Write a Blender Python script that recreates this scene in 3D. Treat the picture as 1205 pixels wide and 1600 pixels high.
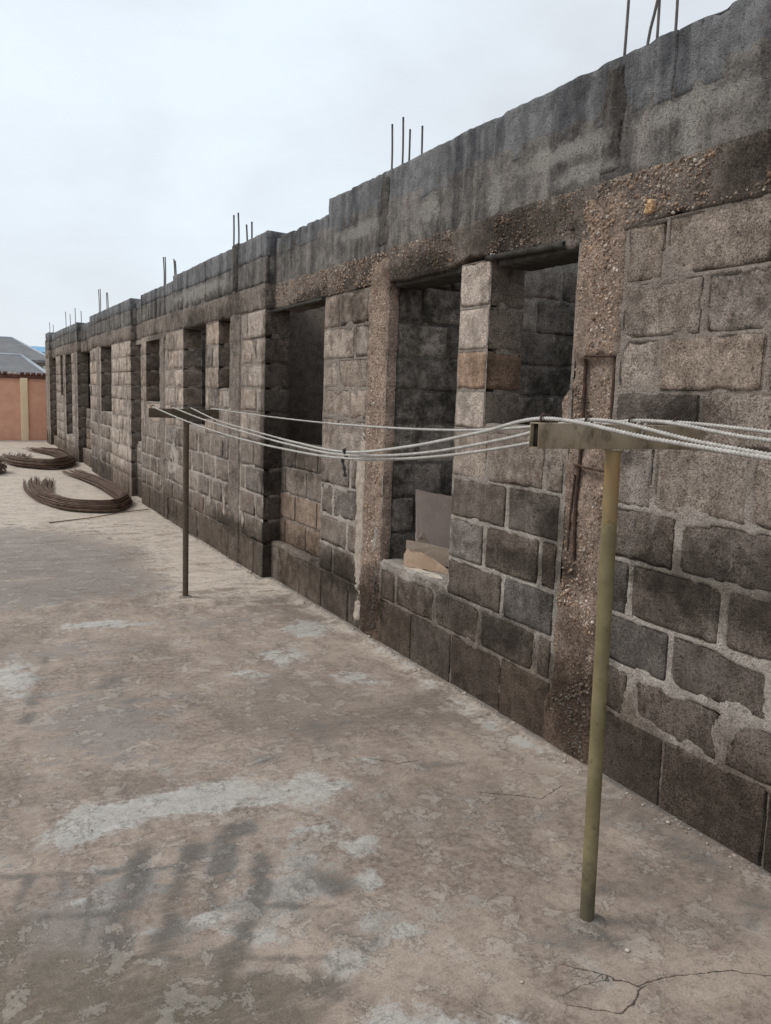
import bpy, math, random
import numpy as np
from mathutils import Matrix, Vector

for o in list(bpy.data.objects):
    bpy.data.objects.remove(o, do_unlink=True)
SC = bpy.context.scene
COL = SC.collection
rnd = random.Random(7)
rng = np.random.default_rng(11)
R = math.radians

# ------------------------------------------------------------------ camera
cam_d = bpy.data.cameras.new('camera')
cam = bpy.data.objects.new('camera', cam_d)
COL.objects.link(cam)
SC.camera = cam
CAM_H = 1.6
PITCH, YAW, ROLL, FPX = 0.1358032, 0.4942741, 0.0353022, 1265.066
fw = Vector((math.sin(YAW) * math.cos(PITCH), math.cos(YAW) * math.cos(PITCH), -math.sin(PITCH)))
rt0 = Vector((math.cos(YAW), -math.sin(YAW), 0))
up0 = rt0.cross(fw)
rt = rt0 * math.cos(ROLL) + up0 * math.sin(ROLL)
up = up0 * math.cos(ROLL) - rt0 * math.sin(ROLL)
M = Matrix(((rt.x, up.x, -fw.x, 0), (rt.y, up.y, -fw.y, 0), (rt.z, up.z, -fw.z, CAM_H), (0, 0, 0, 1)))
cam.matrix_world = M
cam_d.sensor_fit = 'VERTICAL'
cam_d.sensor_height = 24
cam_d.lens = 24 * FPX / 1600
cam_d.clip_start = 0.05
cam_d.clip_end = 2000

# ------------------------------------------------------------------ sky, sun, exposure
SUN_EL, SUN_AZ = R(52), R(-62)          # azimuth measured from +Y towards +X
world = bpy.data.worlds.new('World')
SC.world = world
world.use_nodes = True
wn = world.node_tree
wn.nodes.clear()
wo = wn.nodes.new('ShaderNodeOutputWorld')
bg = wn.nodes.new('ShaderNodeBackground')
bg.inputs['Strength'].default_value = 0.1
wn.links.new(bg.outputs[0], wo.inputs[0])
sky = wn.nodes.new('ShaderNodeTexSky')
sky.sky_type = 'NISHITA'
sky.sun_disc = False
sky.sun_elevation = SUN_EL
sky.sun_rotation = SUN_AZ
sky.air_density = 1.0
sky.dust_density = 2.0
tc = wn.nodes.new('ShaderNodeTexCoord')
mp = wn.nodes.new('ShaderNodeMapping')
mp.inputs['Scale'].default_value = (1.0, 1.0, 2.2)
wn.links.new(tc.outputs['Generated'], mp.inputs[0])
cn = wn.nodes.new('ShaderNodeTexNoise')
cn.inputs['Scale'].default_value = 2.3
cn.inputs['Detail'].default_value = 7
cn.inputs['Roughness'].default_value = 0.52
cn.inputs['Distortion'].default_value = 0.25
wn.links.new(mp.outputs[0], cn.inputs['Vector'])
cr = wn.nodes.new('ShaderNodeValToRGB')
cr.color_ramp.elements[0].position = 0.30
cr.color_ramp.elements[0].color = (0.67, 0.705, 0.745, 1)
cr.color_ramp.elements[1].position = 0.60
cr.color_ramp.elements[1].color = (0.80, 0.885, 0.955, 1)
wn.links.new(cn.outputs['Fac'], cr.inputs[0])
sc_ = wn.nodes.new('ShaderNodeVectorMath')
sc_.operation = 'SCALE'
sc_.inputs['Scale'].default_value = 10.0
wn.links.new(cr.outputs[0], sc_.inputs[0])
mx = wn.nodes.new('ShaderNodeMix')
mx.data_type = 'RGBA'
mx.inputs[0].default_value = 0.90
wn.links.new(sky.outputs[0], mx.inputs[6])
wn.links.new(sc_.outputs[0], mx.inputs[7])
wn.links.new(mx.outputs[2], bg.inputs[0])

sun_d = bpy.data.lights.new('sun', 'SUN')
sun_d.energy = 1.45
sun_d.angle = R(18)
sun_d.color = (1.0, 0.95, 0.88)
sun = bpy.data.objects.new('sun', sun_d)
COL.objects.link(sun)
sd = Vector((math.sin(SUN_AZ) * math.cos(SUN_EL), math.cos(SUN_AZ) * math.cos(SUN_EL), math.sin(SUN_EL)))
sun.rotation_euler = (-sd).to_track_quat('-Z', 'Y').to_euler()
sun.location = sd * 40

SC.render.engine = 'CYCLES'
SC.view_settings.view_transform = 'Standard'
SC.view_settings.look = 'None'
SC.view_settings.gamma = 1
SC.view_settings.exposure = 0.2
SC.view_settings.use_curve_mapping = False

# ------------------------------------------------------------------ numpy noise
def _hash(ix, iy, iz, seed):
    h = (ix.astype(np.uint32) * np.uint32(374761393) + iy.astype(np.uint32) * np.uint32(668265263)
         + iz.astype(np.uint32) * np.uint32(2147483647 - 1013904223) + np.uint32((seed * 974711) & 0xffffffff))
    h = (h ^ (h >> np.uint32(13))) * np.uint32(1274126177)
    h = h ^ (h >> np.uint32(16))
    h = h * np.uint32(2246822519)
    h = h ^ (h >> np.uint32(15))
    return h.astype(np.float64) / 4294967295.0

def vnoise(p, seed=0):
    f0 = np.floor(p)
    t = p - f0
    t = t * t * (3 - 2 * t)
    i = f0.astype(np.int64)
    out = 0
    for dx in (0, 1):
        for dy in (0, 1):
            for dz in (0, 1):
                w = (t[..., 0] if dx else 1 - t[..., 0]) * (t[..., 1] if dy else 1 - t[..., 1]) * (t[..., 2] if dz else 1 - t[..., 2])
                out = out + w * _hash(i[..., 0] + dx, i[..., 1] + dy, i[..., 2] + dz, seed)
    return out * 2 - 1

def fbm(p, scale, octv=3, seed=0, gain=0.5):
    a, s, out, tot = 1.0, scale, 0, 0
    for k in range(octv):
        out = out + a * vnoise(p * s + 17.3 * k, seed + k)
        tot += a
        a *= gain
        s *= 2.03
    return out / tot

def P3(a, b, c):
    a, b, c = np.broadcast_arrays(np.asarray(a, float), np.asarray(b, float), np.asarray(c, float))
    return np.stack([a, b, c], -1)

def sstep(a, b, x):
    t = np.clip((x - a) / (b - a), 0, 1)
    return t * t * (3 - 2 * t)

def rise(y):
    return 0.0062 * np.maximum(0.0, np.asarray(y, float) - 9.0)

# ------------------------------------------------------------------ mesh helpers
def link_mesh(name, V, F, mat, parent=None, smooth=False, loc=None):
    V = np.asarray(V, float)
    if loc is not None:
        V = V - np.asarray(loc, float)
    me = bpy.data.meshes.new(name)
    if isinstance(F, np.ndarray):
        k = F.shape[1]
        me.vertices.add(len(V))
        me.vertices.foreach_set('co', V.astype(np.float32).ravel())
        me.loops.add(F.size)
        me.loops.foreach_set('vertex_index', F.astype(np.int32).ravel())
        me.polygons.add(len(F))
        me.polygons.foreach_set('loop_start', np.arange(0, F.size, k, dtype=np.int32))
        me.update(calc_edges=True)
    else:
        me.from_pydata([tuple(v) for v in V], [], F)
        me.update()
    if smooth:
        me.polygons.foreach_set('use_smooth', np.ones(len(me.polygons), dtype=bool))
    if mat is not None:
        me.materials.append(mat)
    o = bpy.data.objects.new(name, me)
    if loc is not None:
        o.location = loc
    COL.objects.link(o)
    if parent is not None:
        o.parent = parent
    return o

def empty(name, loc=(0, 0, 0)):
    o = bpy.data.objects.new(name, None)
    o.location = loc
    o.empty_display_size = 0.2
    COL.objects.link(o)
    return o

def child(o, parent):
    """parent without moving (parents here are only translated)"""
    o.parent = parent
    o.matrix_parent_inverse = Matrix.Translation(parent.matrix_world.translation).inverted()

def tag(o, label=None, cat=None, group=None, kind=None):
    if label: o['label'] = label
    if cat: o['category'] = cat
    if group: o['group'] = group
    if kind: o['kind'] = kind
    return o

_topo = {}
def box_topo(nx, ny, nz):
    key = (nx, ny, nz)
    if key in _topo:
        return _topo[key]
    idx = {}
    verts = []
    faces = []
    def vid(i, j, k):
        t = (i, j, k)
        if t not in idx:
            idx[t] = len(verts)
            verts.append(t)
        return idx[t]
    for j in range(ny):
        for k in range(nz):
            faces.append((vid(0, j, k), vid(0, j, k + 1), vid(0, j + 1, k + 1), vid(0, j + 1, k)))
            faces.append((vid(nx, j, k), vid(nx, j + 1, k), vid(nx, j + 1, k + 1), vid(nx, j, k + 1)))
    for i in range(nx):
        for k in range(nz):
            faces.append((vid(i, 0, k), vid(i + 1, 0, k), vid(i + 1, 0, k + 1), vid(i, 0, k + 1)))
            faces.append((vid(i, ny, k), vid(i, ny, k + 1), vid(i + 1, ny, k + 1), vid(i + 1, ny, k)))
        for j in range(ny):
            faces.append((vid(i, j, 0), vid(i, j + 1, 0), vid(i + 1, j + 1, 0), vid(i + 1, j, 0)))
            faces.append((vid(i, j, nz), vid(i + 1, j, nz), vid(i + 1, j + 1, nz), vid(i, j + 1, nz)))
    _topo[key] = (np.array(verts, float), np.array(faces, np.int32))
    return _topo[key]

def rough_box(lo, hi, sp, rad=0.012, amp=0.004, seed=0, chip=0.5, spx=None, fine=0.0018, shape=None):
    """a box from lo to hi with crisp but locally broken arrises and an uneven skin"""
    lo = np.array(lo, float); hi = np.array(hi, float)
    sz = hi - lo
    spx = spx or sp * 2
    n = [max(1, int(round(sz[0] / spx))), max(1, int(round(sz[1] / sp))), max(1, int(round(sz[2] / sp)))]
    axes = []
    for k in range(3):
        if n[k] >= 2:
            e = min(rad * 1.2, sz[k] * 0.12) / sz[k]
            ar = np.r_[0, e, np.linspace(e, 1 - e, n[k] - 1 + 2)[1:-1], 1 - e, 1]
        else:
            ar = np.array([0.0, 1.0])
        axes.append(ar)
        n[k] = len(ar) - 1
    L, F = box_topo(*n)
    Li = L.astype(int)
    V = lo + np.stack([axes[k][Li[:, k]] for k in range(3)], -1) * sz
    dd = np.sort(np.minimum(V - lo, hi - V), axis=1)
    ed = dd[:, 1]
    r = min(rad, sz.min() * 0.3)
    q = np.clip(V, lo + r, hi - r)
    d = V - q
    ln = np.linalg.norm(d, axis=1, keepdims=True) + 1e-9
    nd = d / ln
    W = V + seed * 0.731
    nz = fbm(W, 9, 2, seed) * amp + fbm(W, 48, 2, seed + 5) * fine
    Rr = 0.004 + 0.055 * chip * np.maximum(0, fbm(W, 11, 3, seed + 9, 0.6) - 0.12)
    ch = np.clip(1 - ed / Rr, 0, 1) * np.minimum(Rr * 0.75, 0.018)
    out = q + nd * (r + nz - ch)[:, None]
    if shape is not None:
        out = shape(out)
    return out, F

def merge(parts):
    Vs, Fs, off = [], [], 0
    for v, f in parts:
        Vs.append(v); Fs.append(f + off); off += len(v)
    return np.concatenate(Vs), np.concatenate(Fs)

def grid_sheet(us, vs, fn, mask=None):
    U, Vv = np.meshgrid(us, vs, indexing='ij')
    Pn = fn(U, Vv)
    nu, nv = len(us), len(vs)
    I = np.arange(nu * nv).reshape(nu, nv)
    F = np.stack([I[:-1, :-1], I[1:, :-1], I[1:, 1:], I[:-1, 1:]], -1)
    if mask is not None:
        uc = (us[:-1] + us[1:]) / 2; vc = (vs[:-1] + vs[1:]) / 2
        UC, VC = np.meshgrid(uc, vc, indexing='ij')
        F = F[mask(UC, VC)]
    else:
        F = F.reshape(-1, 4)
    V = Pn.reshape(-1, 3)
    used = np.unique(F)
    mp_ = np.full(len(V), -1); mp_[used] = np.arange(len(used))
    return V[used], mp_[F].astype(np.int32)

def tube(path, rad, sides=8, cap=True):
    path = np.asarray(path, float)
    n = len(path)
    rad = np.broadcast_to(np.asarray(rad, float), (n,))
    T = np.gradient(path, axis=0)
    T /= np.linalg.norm(T, axis=1, keepdims=True) + 1e-12
    ref = np.array([0, 0, 1.0]) if abs(T[0, 2]) < 0.9 else np.array([1.0, 0, 0])
    A = np.cross(T, ref); A /= np.linalg.norm(A, axis=1, keepdims=True) + 1e-12
    B = np.cross(T, A)
    a = np.linspace(0, 2 * np.pi, sides, endpoint=False)
    V = path[:, None, :] + rad[:, None, None] * (np.cos(a)[None, :, None] * A[:, None, :] + np.sin(a)[None, :, None] * B[:, None, :])
    V = V.reshape(-1, 3)
    I = np.arange(n * sides).reshape(n, sides)
    J = np.roll(I, -1, axis=1)
    F = np.stack([I[:-1], I[1:], J[1:], J[:-1]], -1).reshape(-1, 4)
    if cap:
        V = np.concatenate([V, path[:1], path[-1:]])
        c0, c1 = n * sides, n * sides + 1
        a0 = np.stack([I[0], J[0], np.full(sides, c0), np.full(sides, c0)], -1)
        a1 = np.stack([J[-1], I[-1], np.full(sides, c1), np.full(sides, c1)], -1)
        # degenerate quads are avoided by pairing two rim edges per quad
        k = np.arange(0, sides - 1, 2)
        q0 = np.stack([I[0][k], np.full(len(k), c0), I[0][(k + 2) % sides], I[0][(k + 1) % sides]], -1)
        q1 = np.stack([I[-1][k], I[-1][(k + 1) % sides], I[-1][(k + 2) % sides], np.full(len(k), c1)], -1)
        F = np.concatenate([F, q0, q1])
    return V, F.astype(np.int32)

def spline(pts, n):
    """Catmull-Rom through pts (arc-ish parameter)"""
    P = np.asarray(pts, float)
    d = np.r_[0, np.cumsum(np.linalg.norm(np.diff(P, axis=0), axis=1) ** 0.8)]
    Tn = np.gradient(P, d, axis=0)
    s = np.linspace(0, d[-1], n)
    i = np.clip(np.searchsorted(d, s, side='right') - 1, 0, len(P) - 2)
    h = (d[i + 1] - d[i])
    t = ((s - d[i]) / h)[:, None]
    h = h[:, None]
    return ((2 * t ** 3 - 3 * t ** 2 + 1) * P[i] + (t ** 3 - 2 * t ** 2 + t) * h * Tn[i]
            + (-2 * t ** 3 + 3 * t ** 2) * P[i + 1] + (t ** 3 - t ** 2) * h * Tn[i + 1])

# ------------------------------------------------------------------ materials
class NT:
    def __init__(self, name, rough=0.92, spec=0.2):
        self.m = bpy.data.materials.new(name)
        self.m.use_nodes = True
        self.t = self.m.node_tree
        self.b = self.t.nodes['Principled BSDF']
        self.b.inputs['Roughness'].default_value = rough
        self.b.inputs['Specular IOR Level'].default_value = spec
        self.geo = self.n('ShaderNodeNewGeometry')
        self.pos = self.geo.outputs['Position']
        self.sep = None
    def n(self, typ, **kw):
        nd = self.t.nodes.new(typ)
        for k, v in kw.items():
            setattr(nd, k, v)
        return nd
    def _s(self, sock, v):
        if isinstance(v, bpy.types.NodeSocket):
            self.t.links.new(v, sock)
        else:
            if hasattr(sock.default_value, '__len__') and not hasattr(v, '__len__'):
                v = (v, v, v)
            if sock.type == 'RGBA' and hasattr(v, '__len__') and len(v) == 3:
                v = (*v, 1)
            sock.default_value = v
    def math(self, op, a, b=0.0, c=None, clamp=False):
        nd = self.n('ShaderNodeMath', operation=op, use_clamp=clamp)
        self._s(nd.inputs[0], a); self._s(nd.inputs[1], b)
        if c is not None: self._s(nd.inputs[2], c)
        return nd.outputs[0]
    def noise(self, scale, detail=4, rough=0.55, dist=0.0, vec=None, out='Fac'):
        nd = self.n('ShaderNodeTexNoise')
        self._s(nd.inputs['Vector'], vec if vec is not None else self.pos)
        nd.inputs['Scale'].default_value = scale
        nd.inputs['Detail'].default_value = detail
        nd.inputs['Roughness'].default_value = rough
        nd.inputs['Distortion'].default_value = dist
        return nd.outputs[out]
    def voronoi(self, scale, vec=None, out='Distance', feature='F1'):
        nd = self.n('ShaderNodeTexVoronoi', feature=feature)
        self._s(nd.inputs['Vector'], vec if vec is not None else self.pos)
        nd.inputs['Scale'].default_value = scale
        return nd.outputs[out]
    def ss(self, x, a, b, lo=0.0, hi=1.0):
        nd = self.n('ShaderNodeMapRange', interpolation_type='SMOOTHSTEP')
        self._s(nd.inputs['Value'], x); self._s(nd.inputs['From Min'], a); self._s(nd.inputs['From Max'], b)
        self._s(nd.inputs['To Min'], lo); self._s(nd.inputs['To Max'], hi)
        return nd.outputs[0]
    def mix(self, f, a, b, blend='MIX'):
        nd = self.n('ShaderNodeMix', data_type='RGBA', blend_type=blend)
        self._s(nd.inputs[0], f); self._s(nd.inputs[6], a); self._s(nd.inputs[7], b)
        return nd.outputs[2]
    def xyz(self):
        if self.sep is None:
            self.sep = self.n('ShaderNodeSeparateXYZ')
            self.t.links.new(self.pos, self.sep.inputs[0])
        return self.sep.outputs
    def vscale(self, s, vec=None):
        nd = self.n('ShaderNodeVectorMath', operation='MULTIPLY')
        self._s(nd.inputs[0], vec if vec is not None else self.pos)
        nd.inputs[1].default_value = s
        return nd.outputs[0]
    def attr(self, name, out='Fac'):
        nd = self.n('ShaderNodeAttribute', attribute_name=name)
        return nd.outputs[out]
    def objcol(self):
        return self.n('ShaderNodeObjectInfo').outputs['Color']
    def objrand(self):
        return self.n('ShaderNodeObjectInfo').outputs['Random']
    def bump(self, h, strength=0.5, dist=0.01, normal=None):
        nd = self.n('ShaderNodeBump')
        nd.inputs['Strength'].default_value = strength
        nd.inputs['Distance'].default_value = dist
        self._s(nd.inputs['Height'], h)
        if normal is not None: self.t.links.new(normal, nd.inputs['Normal'])
        return nd.outputs[0]
    def out(self, col, normal=None, rough=None):
        self._s(self.b.inputs['Base Color'], col)
        if normal is not None: self.t.links.new(normal, self.b.inputs['Normal'])
        if rough is not None: self._s(self.b.inputs['Roughness'], rough)
        return self.m

STAINS_AND_VOIDS = [(3.35, 2.46, 0.55, 0.15), (2.93, 1.05, 0.12, 0.14), (3.12, 0.84, 0.45, 0.07), (6.74, 1.55, 0.10, 0.75), (6.15, 1.12, 0.55, 0.22), (8.95, 2.40, 0.60, 0.16),  # black mould, with the shade of the column void and door jamb painted in
                (7.95, 2.38, 0.30, 0.12), (4.35, 2.38, 0.50, 0.10), (5.9, 2.36, 0.40, 0.07), (2.0, 0.95, 0.55, 0.16), (2.20, 1.58, 0.20, 0.10), (10.9, 2.30, 0.5, 0.12), (3.6, 0.45, 0.7, 0.14), (5.3, 0.35, 0.6, 0.16),
                (1.85, 2.52, 0.35, 0.18), (7.6, 0.35, 0.8, 0.10), (2.72, 0.32, 0.22, 0.36), (4.78, 0.25, 0.2, 0.3)]
PALE_STAINS = [(2.32, 2.735, 0.24, 0.045), (2.30, 2.63, 0.030, 0.11), (3.05, 2.73, 0.36, 0.05), (3.55, 2.66, 0.05, 0.14), (5.10, 2.74, 0.30, 0.05), (4.2, 2.70, 0.12, 0.07), (8.9, 2.70, 1.2, 0.07), (2.9, 2.62, 0.25, 0.04)]
def stain(N, lst, jit):
    """irregular stains and painted shade at given places (y, z, half width, half height)"""
    out = None
    for (y, z, ry, rz) in lst:
        sb = N.n('ShaderNodeVectorMath', operation='SUBTRACT'); N._s(sb.inputs[0], N.pos); sb.inputs[1].default_value = (0, y, z)
        ml = N.n('ShaderNodeVectorMath', operation='MULTIPLY'); N._s(ml.inputs[0], sb.outputs[0]); ml.inputs[1].default_value = (0, 1 / ry, 1 / rz)
        ln = N.n('ShaderNodeVectorMath', operation='LENGTH'); N._s(ln.inputs[0], ml.outputs[0])
        out = ln.outputs['Value'] if out is None else N.math('MINIMUM', out, ln.outputs['Value'])
    return N.ss(N.math('ADD', out, jit), 1.25, 0.45)

def masonry(name, c_lo, c_hi, grain=(0.42, 1.5), mould=0.6, damp=0.8, use_obj=True, bump=0.9, pebble=0.0,
            streak=0.0, mould_k=(0.33, 0.31, 0.285), mould_lo=0.49, mould_hi=0.66, lime=0.25, reveal_shade=0.0, black=True, pale=False, upper=0.0, lime_col=(0.50, 0.452, 0.40)):
    """weathered cement surface: sandy grain, lime runs, black mould, rising damp, painted reveal shade"""
    N = NT(name)
    big = N.noise(2.1, 5, 0.6)
    mid = N.noise(13, 6, 0.7)
    fine = N.noise(80, 5, 0.75)
    grit = N.voronoi(150)
    c = N.mix(N.ss(N.math('ADD', N.math('MULTIPLY', big, 0.4), N.math('MULTIPLY', mid, 0.6)), 0.38, 0.62), c_lo, c_hi)
    if pebble:
        cell = N.n('ShaderNodeTexVoronoi')
        N._s(cell.inputs['Vector'], N.pos); cell.inputs['Scale'].default_value = 75
        pc = N.n('ShaderNodeSeparateColor'); N.t.links.new(cell.outputs['Color'], pc.inputs[0])
        pcol = N.mix(N.ss(pc.outputs[0], 0.2, 0.9), (c_lo[0] * .7, c_lo[1] * .62, c_lo[2] * .55), (c_hi[0] * 1.3, c_hi[1] * 1.25, c_hi[2] * 1.2))
        c = N.mix(N.math('MULTIPLY', N.math('MULTIPLY', N.ss(cell.outputs['Distance'], 0.55, 0.25), pebble), N.ss(N.noise(4.5, 4, 0.6), 0.40, 0.56)), c, pcol)
    if use_obj:
        c = N.mix(1.0, c, N.objcol(), 'MULTIPLY')
    z = N.xyz()[2]
    if upper:
        uz = N.ss(N.math('ADD', z, N.math('MULTIPLY', N.noise(1.8, 4, 0.6), -0.9)), 0.60, 0.95)
        c = N.mix(N.math('MULTIPLY', uz, upper), c, N.mix(mid, (0.27, 0.222, 0.185), (0.42, 0.352, 0.30)))
    if lime:
        lm = N.ss(N.math('ADD', N.math('MULTIPLY', N.noise(7.0, 6, 0.7, 0.3, vec=N.vscale((1, 1.6, 0.22))), 0.6), N.math('MULTIPLY', N.noise(3.1, 5, 0.7), 0.4)), 0.52, 0.66)
        c = N.mix(N.math('MULTIPLY', lm, lime), c, lime_col)
    if streak:
        st = N.noise(5.0, 5, 0.6, vec=N.vscale((1, 1.6, 0.16)))
        c = N.mix(N.math('MULTIPLY', N.ss(st, 0.42, 0.64), streak), c, N.mix(1.0, c, (0.36, 0.37, 0.39), 'MULTIPLY'))
    mv = N.math('ADD', N.math('MULTIPLY', N.noise(1.25, 5, 0.62, 0.3), 0.62), N.math('MULTIPLY', N.noise(9, 6, 0.75), 0.38))
    if reveal_shade:
        # shade on the reveals facing the camera, painted in through the mould mask
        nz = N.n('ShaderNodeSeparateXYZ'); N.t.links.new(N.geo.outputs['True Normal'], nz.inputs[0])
        mv = N.math('ADD', mv, N.ss(nz.outputs[1], -0.6, -0.9, 0.0, reveal_shade))
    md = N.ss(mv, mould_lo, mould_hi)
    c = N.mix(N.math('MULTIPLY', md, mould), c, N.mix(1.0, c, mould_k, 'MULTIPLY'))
    sj = N.math('MULTIPLY', N.math('SUBTRACT', N.noise(9, 6, 0.75), 0.5), 3.2)
    if pale:
        c = N.mix(N.math('MULTIPLY', stain(N, PALE_STAINS, sj), 0.75), c, (0.40, 0.378, 0.342))
    if black:
        c = N.mix(N.math('MULTIPLY', stain(N, STAINS_AND_VOIDS, sj), 0.80), c, N.mix(1.0, c, (0.30, 0.285, 0.265), 'MULTIPLY'))
    if damp:
        dz = N.math('ADD', z, N.math('ADD', N.math('MULTIPLY', N.noise(2.6, 5, 0.65), -0.62), N.math('MULTIPLY', N.noise(17, 5, 0.75), -0.35)))
        dm = N.ss(dz, 0.08, -0.22)
        c = N.mix(N.math('MULTIPLY', dm, damp), c, N.mix(1.0, c, (0.43, 0.39, 0.35), 'MULTIPLY'))
    g = N.ss(N.math('ADD', N.math('MULTIPLY', fine, 0.75), N.math('MULTIPLY', grit, 0.42)), 0.34, 0.74, grain[0], grain[1])
    c = N.mix(N.ss(N.noise(5, 4, 0.6), 0.32, 0.62, 0.35, 1.0), c, N.mix(1.0, c, g, 'MULTIPLY'))
    hole = N.math('MAXIMUM', N.ss(N.noise(34, 4, 0.65), 0.63, 0.70), N.math('MULTIPLY', N.ss(N.noise(105, 2, 0.6), 0.58, 0.68), 0.7))
    c = N.mix(N.math('MULTIPLY', hole, 0.65), c, N.mix(1.0, c, (0.3, 0.28, 0.26), 'MULTIPLY'))
    h = N.math('ADD', N.math('MULTIPLY', fine, 0.8), N.math('ADD', N.math('MULTIPLY', N.noise(220, 2, 0.6), 0.4), N.math('MULTIPLY', mid, 1.1)))
    h = N.math('SUBTRACT', h, N.math('MULTIPLY', hole, 0.7))
    nm = N.bump(h, min(1.0, bump), 0.034)
    return N.out(c, nm)

MAT_BLOCK = masonry('sandcrete_block', (0.225, 0.180, 0.147), (0.445, 0.368, 0.311), mould=0.85, damp=0.85, reveal_shade=0.22, mould_lo=0.52, mould_hi=0.64)
MAT_MORTAR = masonry('mortar', (0.42, 0.366, 0.318), (0.64, 0.57, 0.50), mould=0.65, damp=0.9, upper=0.8, use_obj=False, grain=(0.7, 1.25), lime=0.3, reveal_shade=0.22, mould_lo=0.52, mould_hi=0.64)
MAT_COLUMN = masonry('column_concrete', (0.270, 0.206, 0.166), (0.51, 0.390, 0.315), mould=0.8, damp=0.9, pebble=0.8, bump=1.0, lime=0.2, mould_lo=0.52, mould_hi=0.64)
MAT_LINTEL = masonry('lintel_concrete', (0.180, 0.148, 0.124), (0.37, 0.312, 0.266), mould=0.92, damp=0, pebble=0.7, bump=1.0, mould_lo=0.48, mould_hi=0.60, lime=0.25)
MAT_RING = masonry('ring_beam_concrete', (0.150, 0.150, 0.153), (0.27, 0.268, 0.272), mould=0.7, damp=0, streak=0.85, lime=0.15, grain=(0.7, 1.25), bump=0.7, black=False)
MAT_PARAPET = masonry('parapet_block', (0.150, 0.136, 0.124), (0.31, 0.28, 0.253), mould=0.85, damp=0, streak=0.85, lime=0.35, grain=(0.6, 1.3), pale=True, black=False)
MAT_PARMORTAR = masonry('parapet_mortar', (0.165, 0.150, 0.137), (0.35, 0.318, 0.286), mould=0.85, damp=0, streak=0.8, lime=0.6, use_obj=False, grain=(0.65, 1.3), pale=True, black=False)
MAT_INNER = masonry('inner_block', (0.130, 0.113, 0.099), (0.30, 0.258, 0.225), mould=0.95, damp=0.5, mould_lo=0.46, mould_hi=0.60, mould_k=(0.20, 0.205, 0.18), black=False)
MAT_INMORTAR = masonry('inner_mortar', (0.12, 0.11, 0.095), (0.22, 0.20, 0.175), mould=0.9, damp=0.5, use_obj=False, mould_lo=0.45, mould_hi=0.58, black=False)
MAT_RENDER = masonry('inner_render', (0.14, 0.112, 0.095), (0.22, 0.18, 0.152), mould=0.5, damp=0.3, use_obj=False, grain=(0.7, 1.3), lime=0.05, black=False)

def mat_pebble():
    N = NT('pebble', 0.75, 0.3)
    c = N.attr('pcol', 'Color')
    z = N.xyz()[2]
    md = N.ss(N.noise(1.6, 5, 0.65), 0.50, 0.68)
    c = N.mix(N.math('MULTIPLY', md, 0.65), c, (0.06, 0.054, 0.046))
    c = N.mix(N.math('MULTIPLY', stain(N, STAINS_AND_VOIDS, N.math('MULTIPLY', N.math('SUBTRACT', N.noise(9, 6, 0.75), 0.5), 3.2)), 0.85), c, N.mix(1.0, c, (0.28, 0.27, 0.25), 'MULTIPLY'))
    dm = N.ss(N.math('ADD', z, N.math('MULTIPLY', N.noise(2.6, 5, 0.65), -0.62)), 0.25, -0.10)
    c = N.mix(N.math('MULTIPLY', dm, 0.75), c, (0.075, 0.066, 0.056))
    return N.out(c)
MAT_PEBBLE = mat_pebble()

def simple(name, c0, c1, scale=12, rough=0.85, spec=0.25, bump=0.3, bscale=60, bd=0.004, metal=0.0):
    N = NT(name, rough, spec)
    f = N.ss(N.math('ADD', N.math('MULTIPLY', N.noise(scale, 5, 0.65), 0.6), N.math('MULTIPLY', N.noise(scale * 5, 4, 0.6), 0.4)), 0.36, 0.64)
    N.b.inputs['Metallic'].default_value = metal
    return N.out(N.mix(f, c0, c1), N.bump(N.noise(bscale, 4, 0.65), bump, bd))

MAT_RUST = simple('rusty_steel', (0.030, 0.020, 0.016), (0.105, 0.058, 0.038), 30, 0.85, 0.3, 0.5, 220, 0.002)
MAT_ROD = simple('weathered_rod', (0.065, 0.043, 0.033), (0.185, 0.115, 0.080), 9, 0.8, 0.3, 0.4, 200, 0.002)
MAT_BAR = simple('grey_bar', (0.075, 0.068, 0.066), (0.15, 0.13, 0.12), 25, 0.7, 0.4, 0.4, 220, 0.002)
MAT_DARKWOOD = simple('formwork_timber', (0.022, 0.020, 0.017), (0.07, 0.062, 0.052), 20, 0.9, 0.2, 0.6, 70, 0.004)
MAT_RAG = simple('rag', (0.03, 0.028, 0.027), (0.09, 0.085, 0.08), 60)
MAT_TILE = simple('grey_board', (0.36, 0.275, 0.232), (0.43, 0.335, 0.285), 7, 0.6, 0.3, 0.1)
MAT_CARD = simple('brown_board', (0.31, 0.215, 0.150), (0.42, 0.300, 0.215), 9, 0.85, 0.2, 0.2, 90, 0.002)
MAT_CARD2 = simple('tan_board', (0.27, 0.205, 0.155), (0.35, 0.27, 0.21), 9, 0.85, 0.2, 0.2, 90, 0.002)
MAT_STRIP = simple('pale_strip', (0.42, 0.36, 0.29), (0.55, 0.48, 0.40), 14)
MAT_CHIP = simple('mortar_chip', (0.30, 0.245, 0.20), (0.50, 0.425, 0.36), 20, 0.95, 0.1, 0.6, 60, 0.006)
MAT_STONE = simple('orange_stone', (0.48, 0.31, 0.17), (0.60, 0.42, 0.26), 30)
MAT_ROPE = simple('rope_fibre', (0.38, 0.355, 0.325), (0.56, 0.53, 0.49), 40, 0.8, 0.2, 0.3, 300, 0.001)
MAT_ORANGE = simple('orange_paint', (0.62, 0.325, 0.225), (0.72, 0.41, 0.295), 1.0, 0.85, 0.2, 0.3, 40, 0.004)
MAT_CREAM = simple('cream_paint', (0.74, 0.58, 0.38), (0.80, 0.64, 0.44), 2.5)
MAT_COPING = simple('red_coping', (0.085, 0.036, 0.028), (0.19, 0.085, 0.065), 9)
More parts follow.
